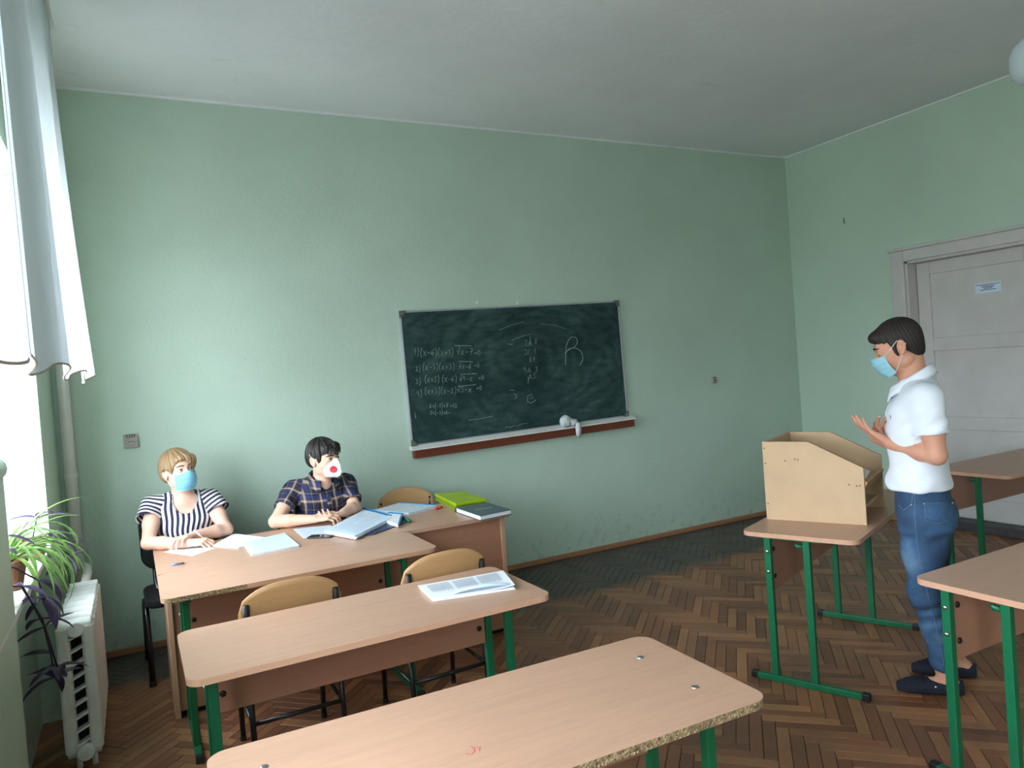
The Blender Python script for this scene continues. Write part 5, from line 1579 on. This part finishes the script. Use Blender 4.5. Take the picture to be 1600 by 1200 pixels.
# valve on his right cheek side
ci = G[11, 8]; nv_ = nrm(np.cross(G[11, 9]-G[11, 7], G[12, 8]-G[10, 8])); nv_ = nv_ if nv_@Hd.f > 0 else -nv_
M_red = plain('red_valve', (226, 40, 66), .4, 0, .03)
mb = MB(); mb.lathe([(.0225, -.004), (.0225, .006), (.020, .009), (.0165, .009), (.015, .0065), (.0001, .0065)], ci, 24, nv_); vl = P.part('valve', mb, M_red, msk, smooth=False)
for k in range(-2, 3):
    u_ = nrm(np.cross(nv_, Hd.u)); mb = MB(); h_ = math.sqrt(.0155**2-(k*.005)**2); mb.tube([ci+nv_*.0075+u_*k*.005-Hd.u*h_, ci+nv_*.0075+u_*k*.005+Hd.u*h_], .0012, 5); P.part('valve_rib', mb, M_red, vl)
for q in (-1, 1):
    a = G[12, 0 if (G[12, 0]-Hd.c)@Hd.l*q > 0 else -1]
    mb = MB(); mb.tube([a, Hd.w(q*.079, .012, .002), Hd.w(q*.088, -.022, .026), Hd.w(q*.085, -.03, .034)], .0018, 6); P.part('ear_strap', mb, M_loop, msk)
# plaid shirt
def plaid_mat():
    t = NT('dark_plaid_cloth')
    def band(a):
        f = t.math('FRACT', t.math('DIVIDE', t.attr(a).outputs['Fac'], .098))
        return t.ramp(f, [(0, s2l((22, 26, 56))), (.26, s2l((26, 24, 34))), (.30, s2l((70, 44, 38))), (.40, s2l((186, 164, 142))), (.52, s2l((78, 50, 44))), (.56, s2l((34, 48, 96))), (.74, s2l((44, 62, 120))), (.78, s2l((24, 24, 40))), (.90, s2l((150, 140, 136))), (.935, s2l((24, 26, 50)))], 'CONSTANT')
    t.p(Base_Color=t.mix(.5, band('pu'), band('pv')), Roughness=.8)
    t.bump(t.noise(t.obj(), 400, 2), .1, .001)
    return t.m
M_plaid = plaid_mat()
B = Field()
B.loft(pel, TA, [(-.10, 0, .0, .185, .135), (.05, 0, .0, .178, .13), (.18, 0, .0, .165, .122), (.32, 0, .008, .182, .130), (.42, 0, .005, .195, .118), (L_-.06, 0, -.005, .172, .09), (L_+.01, 0, -.012, .080, .068)], .02)
slv = []
for sh, el, q in ((rs_, re_, -1), (ls_, le_, 1)):
    ad = nrm(el-sh); SL = Field(); SL.cone(nb-TA[2]*.03, sh, .062, .066, .03); SL.cone(sh, sh+ad*.17, .068, .070, .02)
    SL.cutbox(sh+ad*.26, V(.10, .10, .10), np.array([nrm(np.cross(fwd, ad)), nrm(np.cross(ad, np.cross(fwd, ad))), ad]), .004); B.sub(SL, .015); slv.append((sh, ad, q))
B.cone(nb+TA[2]*-.015+fwd*.02, nb+V(0, 0, .15)+fwd*.03, .060, .075, .006, 's')
B.ell(nb+fwd*.085+V(0, 0, -.01), V(.026, .06, .060), np.array([lat, fwd, V(0, 0, 1)]), .005, 's')
def pattr(v):
    q = (v-pel)@TA.T; u = q[:, 0]+.35*np.where(q[:, 1] > 0, 0, 1)*q[:, 1]; w_ = q[:, 2].copy()
    for sh, ad, s_ in slv:
        al = (v-sh)@ad; od = (v-sh)@(lat*s_); m = (od > -.03+.35*np.clip(al, -.1, .2)) & (q[:, 2] > .2)
        fr = nrm(fwd-ad*(fwd@ad)); sd = np.cross(ad, fr); an = np.arctan2((v-sh)@sd, (v-sh)@fr)
        u = np.where(m, an*.07, u); w_ = np.where(m, al, w_)
    return {'pu': u, 'pv': w_}
sh_, shv, shf = P.cloth('shirt', B, H_BODY, M_plaid, lambda v: .0045*wnoise(v, 9, 6)+.003*wnoise(v, 12, 14), pattr)
sb = bvh_of(shv, shf)
# chest pocket flap, buttons
def shirt_pt(l, z, off=.002): 
    p = pel+TA[0]*l+TA[2]*z+TA[1]*.4; return project(sb, p, -TA[1], off)
G = [[pel+TA[0]*(-.125+.10*j/6)+TA[2]*(.325-.125*i/6)+TA[1]*.4 for j in range(7)] for i in range(7)]
mb, O = patch(sb, G, -TA[1], .003); mb2 = mb
def patt(o, v): 
    q = (v-pel)@TA.T
    for nm, val in (('pu', q[:, 0]+.03), ('pv', q[:, 2]+.02)):
        a_ = o.data.attributes.new(nm, 'FLOAT', 'POINT'); a_.data.foreach_set('value', val.astype(np.float32))
vv = np.array(mb.v); po = P.part('chest_pocket', mb, M_plaid, sh_); patt(po, vv)
G = [[pel+TA[0]*(-.127+.104*j/6)+TA[2]*(.328-(.035+.012*(1-abs(j-3)/3))*i/4)+TA[1]*.4 for j in range(7)] for i in range(5)]
mb, O = patch(sb, G, -TA[1], .0055); vv = np.array(mb.v); pf_ = P.part('pocket_flap', mb, M_plaid, po); patt(pf_, vv)
G = [[pel+TA[0]*(-.016+.032*j/3)+TA[2]*(L_-.09-.34*i/14)+TA[1]*.4 for j in range(4)] for i in range(15)]
mb, O = patch(sb, G, -TA[1], .0028); vv = np.array(mb.v); pk_ = P.part('button_placket', mb, M_plaid, sh_); patt(pk_, vv)
for z_ in (.39, .31, .23, .15):
    p = shirt_pt(.0, z_, .004); mb = MB(); mb.lathe([(.0055, 0), (.0055, .0015), (.004, .0022), (0, .002)], p, 10, TA[1]); P.part('button', mb, plain_once('dark_button', (40, 34, 34), .4), pk_)
# collar: stand and two leaves
def collar(P, nb, fwd, lat, upv, mat, r=(.066, .064), gap=.55, hgt=.036, leaf=.05, parent=None, attrs=None, tilt=.048, flare=.016, cy=-.008):
    n = 33; inner, top_, fold, tip = [], [], [], []
    for i in range(n):
        t = -1+2*i/(n-1); a = t*(PI-gap)                      # 0 = nape, +-(pi-gap) = front opening
        dv = -fwd*math.cos(a)*r[1]+lat*math.sin(a)*r[0]
        o_ = nb+fwd*cy+dv; drop = -upv*(tilt*(1-math.cos(a))/2)
        back = (1+math.cos(a))/2
        inner.append(o_+drop-upv*.006); top_.append(o_*1.0+drop+upv*hgt*(.45+.55*back)-dv*.06)
        od = nrm(dv)
        fold.append(o_+drop+upv*(hgt*(.45+.55*back)-.004)+od*.008)
        lf_ = leaf*(.75+.25*abs(t))+(.018 if abs(t) > .9 else 0)
        tip.append(o_+drop+upv*(hgt*(.45+.55*back)-lf_)+od*(.014+flare))
    rows = np.array([inner, top_, fold, tip]); mb = MB()
    # subdivide between rows
    R_ = [rows[0], rows[1], (rows[1]+rows[2])/2+upv*.004, rows[2], (rows[2]+rows[3])/2+np.array([nrm(x-nb)*.003 for x in rows[3]]), rows[3]]
    mb.grid(R_); mb.grid(np.array(R_)+np.array([nrm(x-nb-upv*.01)*.0022 for x in rows[3]])[None], flip=True)
    # close the outer rim
    A_, B_ = 5*n, 5*n+6*n
    for i in range(n-1): mb.f.append([A_+i, A_+i+1, B_+i+1, B_+i]); mb.m.append(0)
    vv = np.array(mb.v); c_ = P.part('collar', mb, mat, parent)
    bm = bmesh.new(); bm.from_mesh(c_.data); bmesh.ops.recalc_face_normals(bm, faces=bm.faces); bm.to_mesh(c_.data); bm.free()
    if attrs: attrs(c_, vv)
    return c_
collar(P, nb+TA[2]*.022, fwd, lat, nrm(TA[2]+V(0, 0, .5)), M_plaid, (.080, .080), .5, .042, .060, sh_, patt, .05, .020)
# short dark hair
Hf = Field(); s = Hd.s
Hf.ell(Hd.w(0, -.014, .042), V(.083, .104, .088)*s, Hd.A, .01); Hf.ell(Hd.w(0, -.055, .0), V(.076, .055, .065)*s, Hd.A, .03)
Hf.ell(Hd.w(.005, .068, .072), V(.060, .036, .032)*s, Hd.A, .02)
for q in (-1, 1): Hf.ell(Hd.w(q*.066, .012, .015), V(.016, .03, .05)*s, Hd.A, .015)
Hf.ell(Hd.w(0, .118, -.020), V(.075, .068, .075)*s, Hd.A, .008, 's')
for q in (-1, 1): Hf.ell(Hd.w(q*.088, .0, -.035), V(.028, .036, .050)*s, Hd.A, .008, 's')
Hf.ell(Hd.w(0, .06, -.09), V(.10, .085, .09)*s, Hd.A, .01, 's'); Hf.half(Hd.w(0, -.05, -.055), -Hd.u+Hd.f*-.2, .01)
P.cloth('hair', Hf, .0036, hair_mat('near_black_hair', (14, 11, 11), (48, 40, 38), .45), hdisp(Hd, .0036, 13, (.01, -.03, .13)), hstrand(Hd, (.01, -.03, .13), 24))
# fringe tufts
mb = MB()
for k in range(13):
    t = -1+2*k/12; a = Hd.w(.050*t+.008, .088-.022*t*t, .078); m_ = Hd.w(.054*t+.010, .106-.030*t*t, .056); b = Hd.w(.058*t+.014*math.sin(k*2), .104-.034*t*t, .030+.008*math.sin(k*3.1))
    mb.tube([a, m_, b], [.010, .0085, .0015], 6)
tag(P.part('fringe', mb, bpy.data.materials['near_black_hair']), kind='stuff')
T_ = Field(); T_.loft(pel, TA, [(-.12, 0, .0, .175, .14), (-.02, 0, .0, .172, .135), (.04, 0, 0, .165, .12)], .02)
for q in (-1, 1):
    hp = pel+lat*q*.09; kn_ = hp+fwd*.42+V(0, 0, -.02); an = kn_+V(0, 0, -.36); T_.chain([hp, kn_, an], [.092, .072, .06], .02)
P.cloth('trousers', T_, .006, plain_once('charcoal_trousers', (34, 34, 40), .85))
for q in (-1, 1):
    hp = pel+lat*q*.09; an = hp+fwd*.42+V(0, 0, -.42); S_ = Field(); S_.cone(V(an[0], an[1], .036), V(an[0], an[1], .03)+fwd*.17, .038, .032, .02); S_.half((0, 0, .003), (0, 0, -1)); P.cloth('shoe', S_, .005, M_black)
# ------------------------------------------------------------------ STANDING MAN
FA = math.radians(122)
fwd = V(math.cos(FA), math.sin(FA), 0); lat = np.cross(V(0, 0, 1), fwd)     # lat = his left, towards the camera
CM = V(3.285, 2.12, 0); nl = nrm(V(3.285, 2.12, 0))
def am(px, py, off=0.0):
    v = ray(px, py); c = CM+nl*off; return CAM+v*(((c-CAM)@nl)/(v@nl))
P = Person('standing man in white polo shirt, blue jeans and mask speaking at the lectern', CM)
pel = am(1442, 786); nb = am(1427, 592); Hd = Head(am(1404, 541), FA, -.36, .0, 1.06)
pel[2] = max(pel[2], .9)
ls_, rs_ = am(1447, 622, -.165), am(1440, 622, .17)
le_, re_ = am(1464, 712, -.20), am(1448, 716, .21)
lw_, rw_ = am(1391, 693, -.085), am(1367, 683, .085)
TA = torso_frame(pel, nb, FA); L_ = np.linalg.norm(nb-pel)
F = Field()
F.loft(pel, TA, [(-.08, 0, -.005, .155, .105), (.03, 0, 0, .15, .10), (.16, 0, .0, .135, .095), (.32, 0, .0, .16, .105), (.44, 0, -.005, .18, .105), (L_-.06, 0, -.02, .165, .08), (L_, 0, -.01, .06, .058)], .02)
F.cone(nb-TA[2]*.04+fwd*-.012, Hd.w(0, -.030, -.055), .053, .049, .03)
F.cone(nb-TA[2]*.02+fwd*.005, Hd.w(0, .0, -.07), .042, .038, .03)
Hd.skull(F)
for sh, el, wr in ((ls_, le_, lw_), (rs_, re_, rw_)):
    F.chain([sh, sh*.45+el*.55, el], [.052, .051, .039], .02); F.chain([el, el*.68+wr*.32, wr], [.041, .042, .0275], .016)
    F.cone(nb-TA[2]*.05, sh, .055, .056, .03)
upz = V(0, 0, 1)
# near (left) hand open, palm up; far (right) hand lies across it with raised fingers
ldv = am(1350, 668, -.075)-lw_
hand(F, lw_, ldv, upz*.8-fwd*.55+nl*.15, 1, [(.0, .08, .05), (.08, .12, .1), (.15, .2, .12), (.25, .25, .15)], 1.08, (.7, .55, .35), (.25, .2), .06)
rdv = nrm(-nl*.70+upz*.52-fwd*.42); rn = nrm(-upz*.75-nl*.5+fwd*.1)
sd_ = 1 if np.cross(rdv, rn)@fwd > 0 else -1
hand(F, rw_, rdv, rn, sd_, [(-.15, .15, .1), (-.12, .12, .1), (-.1, .15, .1), (-.05, .15, .1)], 1.02, (.35, .85, -.15), (.1, .1), .22)
# legs
la, ra = am(1476, 1062, -.055), am(1497, 1042, .17)
la[2] = ra[2] = .085
lh, rh = pel+lat*.085+V(0, 0, -.04), pel-lat*.085+V(0, 0, -.04)
lk, rk = lh*.5+la*.5+fwd*.035, rh*.5+ra*.5+fwd*.03
for hp, kn_, an in ((lh, lk, la), (rh, rk, ra)):
    F.chain([hp, kn_, an], [.075, .045, .034], .03); F.cone(an+V(0, 0, -.035)-fwd*.03, an+V(0, 0, -.055)+fwd*.15, .034, .026, .02)
M_skins = skin_mat('tanned_skin', (206, 152, 126))
vw, fw_ = P.body(F, H_BODY, M_skins); bv = bvh_of(vw, fw_)
Hd.eyes(P, (0, -.25), (52, 38, 30)); Hd.brows(P, plain_once('dark_brow', (38, 28, 24), .7), bv, .0046)
surgical_mask(P, Hd, bv, -.014, -.114, .067, plain('pale_cyan_mask', (146, 198, 214), .75, 0, .04, 30), M_maskb2, depth=.002)
# polo shirt
M_polo = plain('white_pique_cotton', (228, 232, 242), .85, 0, .02, 14, .3, .08, 600)
B = Field()
B.loft(pel, TA, [(.02, 0, .006, .175, .128), (.07, 0, .012, .182, .138), (.16, 0, .006, .168, .124), (.32, 0, .006, .182, .128), (.44, 0, -.002, .196, .122), (L_-.06, 0, -.018, .175, .095), (L_+.005, 0, -.012, .080, .074)], .02)
for sh, el in ((ls_, le_), (rs_, re_)):
    ad = nrm(el-sh); SL = Field(); SL.cone(nb-TA[2]*.04, sh, .062, .064, .03); SL.cone(sh, sh+ad*.19, .067, .067, .025)
    SL.cutbox(sh+ad*.268, V(.11, .11, .10), np.array([nrm(np.cross(fwd, ad)), nrm(np.cross(ad, np.cross(fwd, ad))), ad]), .004); B.sub(SL, .04)
B.cone(nb+V(0, 0, -.015)+fwd*.012, nb+V(0, 0, .12)+fwd*.05, .058, .075, .006, 's')
B.half(pel+TA[2]*.055, -TA[2]+fwd*.02, .012)
def pdisp(v):
    q = (v-pel)@TA.T
    return .0035*wnoise(v, 21, 5)+.004*np.sin(q[:, 2]*60+q[:, 0]*25+3*np.sin(q[:, 1]*20))*np.clip((.16-q[:, 2])/.1, 0, 1)+.004*np.sin((q[:, 2]+.8*q[:, 1])*75)*np.exp(-((q[:, 2]-.36)/.06)**2)
sh_, shv, shf = P.cloth('polo_shirt', B, H_BODY, M_polo, pdisp)
sb = bvh_of(shv, shf)
collar(P, nb+fwd*.012+V(0, 0, .034), fwd, lat, V(0, 0, 1), M_polo, (.082, .084), .40, .030, .054, sh_, None, .082, .014, -.002)
G = [[pel+TA[0]*(-.016+.032*j/3)+TA[2]*(L_-.06-.16*i/8)+TA[1]*.4 for j in range(4)] for i in range(9)]
mb, O = patch(sb, G, -TA[1], .0025); pk_ = P.part('button_placket', mb, M_polo, sh_)
for z_ in (L_-.085, L_-.135):
    p = project(sb, pel+TA[2]*z_+TA[1]*.4, -TA[1], .004); mb = MB(); mb.lathe([(.0055, 0), (.0055, .0016), (.004, .0022), (0, .002)], p, 10, TA[1]); P.part('button', mb, M_mark, pk_)
lgp = nrm(TA[1]*.9+TA[0]*.5); p = pel+TA[0]*.072+TA[2]*(L_-.165)
mb = MB()
for dx, dz, w_, h_ in ((0, 0, .003, .016), (-.003, .007, .012, .003)):
    c = p+TA[0]*dx+TA[2]*dz+lgp*.4; q_ = project(sb, c, -lgp, .001); mb.box(q_, (.003, .003, h_)) if w_ < .004 else mb.box(q_, (.005, .005, h_))
P.part('chest_emblem', mb, M_mark, sh_)
for sh, el in ((ls_, le_), (rs_, re_)):
    ad = nrm(el-sh); c = sh+ad*.158; fr = nrm(fwd-ad*(fwd@ad)); sd = np.cross(ad, fr); ring = []
    for k in range(28):
        a = 2*PI*k/28; dv = fr*math.cos(a)+sd*math.sin(a); hit = sb.ray_cast(Vector(c+dv*.16), Vector(-dv)); 
        q_ = np.array(hit[0]) if hit[0] is not None else c+dv*.07
        if np.linalg.norm(q_-c) > .09: q_ = c+dv*.073
        ring.append(q_)
    mb = MB(); mb.tube(ring, .0022, 5, closed=True); P.part('sleeve_cuff', mb, M_polo, sh_)
# jeans
def denim():
    t = NT('worn_blue_denim')
    a = t.attr('fade').outputs['Fac']; n1 = t.noise(t.obj(), 7, 5, .65); tw = t.noise(t.mapping(t.obj(), (1, 1, .25)), 260, 2)
    fa = t.math('MULTIPLY_ADD', a, .75, t.math('MULTIPLY', t.math('SUBTRACT', n1, .42), 1.0), clamp=True)
    b = t.ramp(fa, [(.0, s2l((38, 62, 90))), (.35, s2l((58, 92, 128))), (.75, s2l((108, 142, 172))), (1, s2l((160, 184, 206)))])
    t.p(Base_Color=t.mix(t.math('MULTIPLY', tw, .3), b, s2l((30, 48, 80))), Roughness=.85)
    t.bump(tw, .2, .001); return t.m
M_denim = denim()
J = Field()
J.loft(pel, TA, [(-.12, 0, -.012, .175, .125), (-.06, 0, -.014, .178, .128), (.0, 0, -.002, .168, .118), (.075, 0, .006, .160, .112)], .03)
lcut, rcut = la+V(0, 0, .040), ra+V(0, 0, .040)
for hp, kn_, an in ((lh, lk, lcut), (rh, rk, rcut)):
    md = hp*.5+kn_*.5; cf = kn_*.55+an*.45-fwd*.008
    J.chain([hp-V(0, 0, .03)-fwd*.008, md, kn_, cf, an], [.108, .086, .062, .057, .055], .05)
J.half(pel+TA[2]*.07, TA[2], .004); J.half((0, 0, .118), (0, 0, -1), .004)
def jattr(v):
    q = v-pel; side = q@lat; f_ = q@fwd; z = v[:, 2]
    fade = .70*np.exp(-((z-.64)/.13)**2)*np.clip(f_*8+.5, 0, 1)+.45*np.exp(-((z-.33)/.12)**2)+.12*np.sin(z*80+f_*35)*np.exp(-((z-.42)/.15)**2)+.40*np.exp(-((z-.80)/.05)**2)*np.clip(-f_*8, 0, 1)
    return {'fade': fade}
def jdisp(v):
    z = v[:, 2]; q = (v-pel)@fwd
    return .004*wnoise(v, 31, 6)+.0045*np.sin(z*85+q*30+2*np.sin(z*17))*np.exp(-((z-.42)/.12)**2)+.004*np.sin(z*95-q*40)*np.exp(-((z-.13)/.06)**2)+.003*np.sin(z*70+q*50)*np.exp(-((z-.75)/.06)**2)
je, jv, jf = P.cloth('jeans', J, .0046, M_denim, jdisp, jattr); jb = bvh_of(jv, jf)
M_stitch = plain('pale_stitch', (104, 124, 150), .8)
def fade_attr(o, val=.15):
    a_ = o.data.attributes.new('fade', 'FLOAT', 'POINT'); a_.data.foreach_set('value', np.full(len(o.data.vertices), val, np.float32))
def on_jeans(px, py, off=.002):
    v = nrm(ray(px, py)); hit = jb.ray_cast(Vector(CAM), Vector(v)); 
    return np.array(hit[0])-v*off if hit[0] is not None else None
# back pocket, seams, belt loops, rivets: laid on the cloth
def jl(pix_, r_, name, parent=je, mat=M_stitch, off=.001):
    q = []
    for (x0, y0), (x1, y1) in zip(pix_[:-1], pix_[1:]):
        for t in np.linspace(0, 1, 8)[:-1]:
            h_ = on_jeans(x0+(x1-x0)*t, y0+(y1-y0)*t, off)
            if h_ is not None: q.append(h_)
    if len(q) > 2:
        mb = MB(); mb.tube(q, r_, 5); return P.part(name, mb, mat, parent)
pc = [(1443, 786), (1489, 786), (1489, 806), (1478, 814), (1446, 812)]
G = []
for i in range(7):
    row = []
    for j in range(7):
        u, v_ = i/6, j/6
        x = (1443+3*u)+(1489-1443-6*u*u)*v_; y = 786+u*(29-5*abs(v_-.5)*2)
        h_ = on_jeans(x, y, .003); row.append(h_ if h_ is not None else am(x, y, -.15))
    G.append(row)
G = np.array(G); mb = MB(); mb.grid(G); mb.grid(G+nl*.004, flip=True); bp = P.part('back_pocket', mb, M_denim, je); fade_attr(bp, .25)
jl([(1444, 786), (1488, 785)], .0012, 'pocket_seam', bp, M_stitch, .004)
jl([(1444, 787), (1446, 813), (1466, 818), (1484, 812)], .0011, 'pocket_seam', bp, M_stitch, .004)
jl([(1404, 790), (1412, 797), (1424, 788), (1428, 768)], .0016, 'front_pocket_seam')
jl([(1430, 768), (1429, 800), (1432, 840), (1440, 890), (1450, 930), (1468, 1000), (1477, 1050)], .0014, 'side_seam')
jl([(1400, 765), (1440, 768), (1490, 765)], .0012, 'waistband_seam')
for x in (1441, 1484):
    q = [on_jeans(x, y, .003) for y in (752, 758, 764, 770)]; q = [a for a in q if a is not None]
    if len(q) > 1: mb = MB(); mb.tube(q, .005, 6); bl_ = P.part('belt_loop', mb, M_denim, je); fade_attr(bl_, .3)
for x, y in ((1444, 787), (1488, 786), (1424, 789)):
    h_ = on_jeans(x, y, .003)
    if h_ is not None: mb = MB(); mb.lathe([(.005, 0), (.004, .002), (0, .0025)], h_, 8, -nl); P.part('rivet', mb, M_chrome, je)
# hair: short dark, close at the nape
Hf = Field(); s = Hd.s
Hf.ell(Hd.w(0, -.013, .040), V(.0775, .0985, .087)*s, Hd.A, .01); Hf.ell(Hd.w(0, -.052, -.012), V(.062, .046, .072)*s, Hd.A, .03)
Hf.ell(Hd.w(0, .066, .074), V(.056, .034, .028)*s, Hd.A, .02)
for q in (-1, 1): Hf.ell(Hd.w(q*.066, .012, .008), V(.010, .016, .050)*s, Hd.A, .012)
Hf.ell(Hd.w(0, .116, -.006), V(.080, .062, .066)*s, Hd.A, .008, 's')
for q in (-1, 1):
    Hf.ell(Hd.w(q*.085, .062, .0), V(.030, .042, .050)*s, Hd.A, .008, 's')
    Hf.ell(Hd.w(q*.088, -.012, -.034), V(.030, .028, .055)*s, Hd.A, .006, 's')
Hf.ell(Hd.w(0, .05, -.10), V(.10, .085, .085)*s, Hd.A, .01, 's'); Hf.half(Hd.w(0, -.05, -.078), -Hd.u+Hd.f*-.1, .012)
P.cloth('hair', Hf, .0036, hair_mat('dark_brown_hair', (20, 14, 13), (50, 38, 34), .55), hdisp(Hd, .0011, 31, (0, -.04, .13)), hstrand(Hd, (0, -.04, .13), 30))
# moccasins
M_suede = plain('navy_suede', (24, 28, 42), .9, 0, .1, 80)
for an, dirf in ((la, nrm(V(-.64, .77, 0))), (ra, nrm(V(-.58, .81, 0)))):
    S_ = Field(); sd = np.cross(V(0, 0, 1), dirf); A_ = np.array([sd, dirf, V(0, 0, 1)])
    g0 = V(an[0], an[1], 0)
    S_.loft(g0-dirf*.075, np.array([sd, V(0, 0, 1), dirf]), [(0, 0, .036, .024, .034), (.03, 0, .036, .036, .036, 2.4), (.10, 0, .034, .040, .036, 2.4), (.17, 0, .032, .048, .036, 2.4), (.235, 0, .026, .046, .028, 2.4), (.275, 0, .02, .026, .02)], .01)
    S_.ell(g0+V(0, 0, .085)+dirf*.0, V(.032, .066, .050), A_, .006, 's')
    S_.half((0, 0, .003), (0, 0, -1), .003)
    so, sv, sf = P.cloth('moccasin', S_, .0036, M_suede)
    s_b = bvh_of(sv, sf)
    mb = MB(); pts = []
    for k in range(17):
        a = PI*k/16; p = g0+dirf*(.085+.085*math.sin(a))+sd*(.030*math.cos(a))+V(0, 0, .2); pts.append(project(s_b, p, V(0, 0, -1), .001))
    mb.tube(pts, .0028, 6); P.part('apron_seam', mb, M_suede, so)
    mb = MB(); c_ = project(s_b, g0+dirf*.10+V(0, 0, .2), V(0, 0, -1), .004)
    mb.tube([c_-sd*.03, c_+V(0, 0, .005), c_+sd*.03], .0035, 6); mb.tube([c_+dirf*.0, c_+dirf*.02+sd*.012, c_+dirf*.03+sd*.01-V(0, 0, .004)], .0025, 6); mb.tube([c_, c_+dirf*.022-sd*.012, c_+dirf*.034-sd*.014-V(0, 0, .005)], .0025, 6)
    P.part('lace_bow', mb, M_suede, so)
    p = g0+sd*.06+V(0, 0, .05)+dirf*.04; h_ = s_b.find_nearest(Vector(p)); mb = MB(); mb.lathe([(.005, 0), (.005, .002), (.003, .003)], np.array(h_[0]), 10, np.array(h_[1])); P.part('eyelet', mb, M_chrome, so)
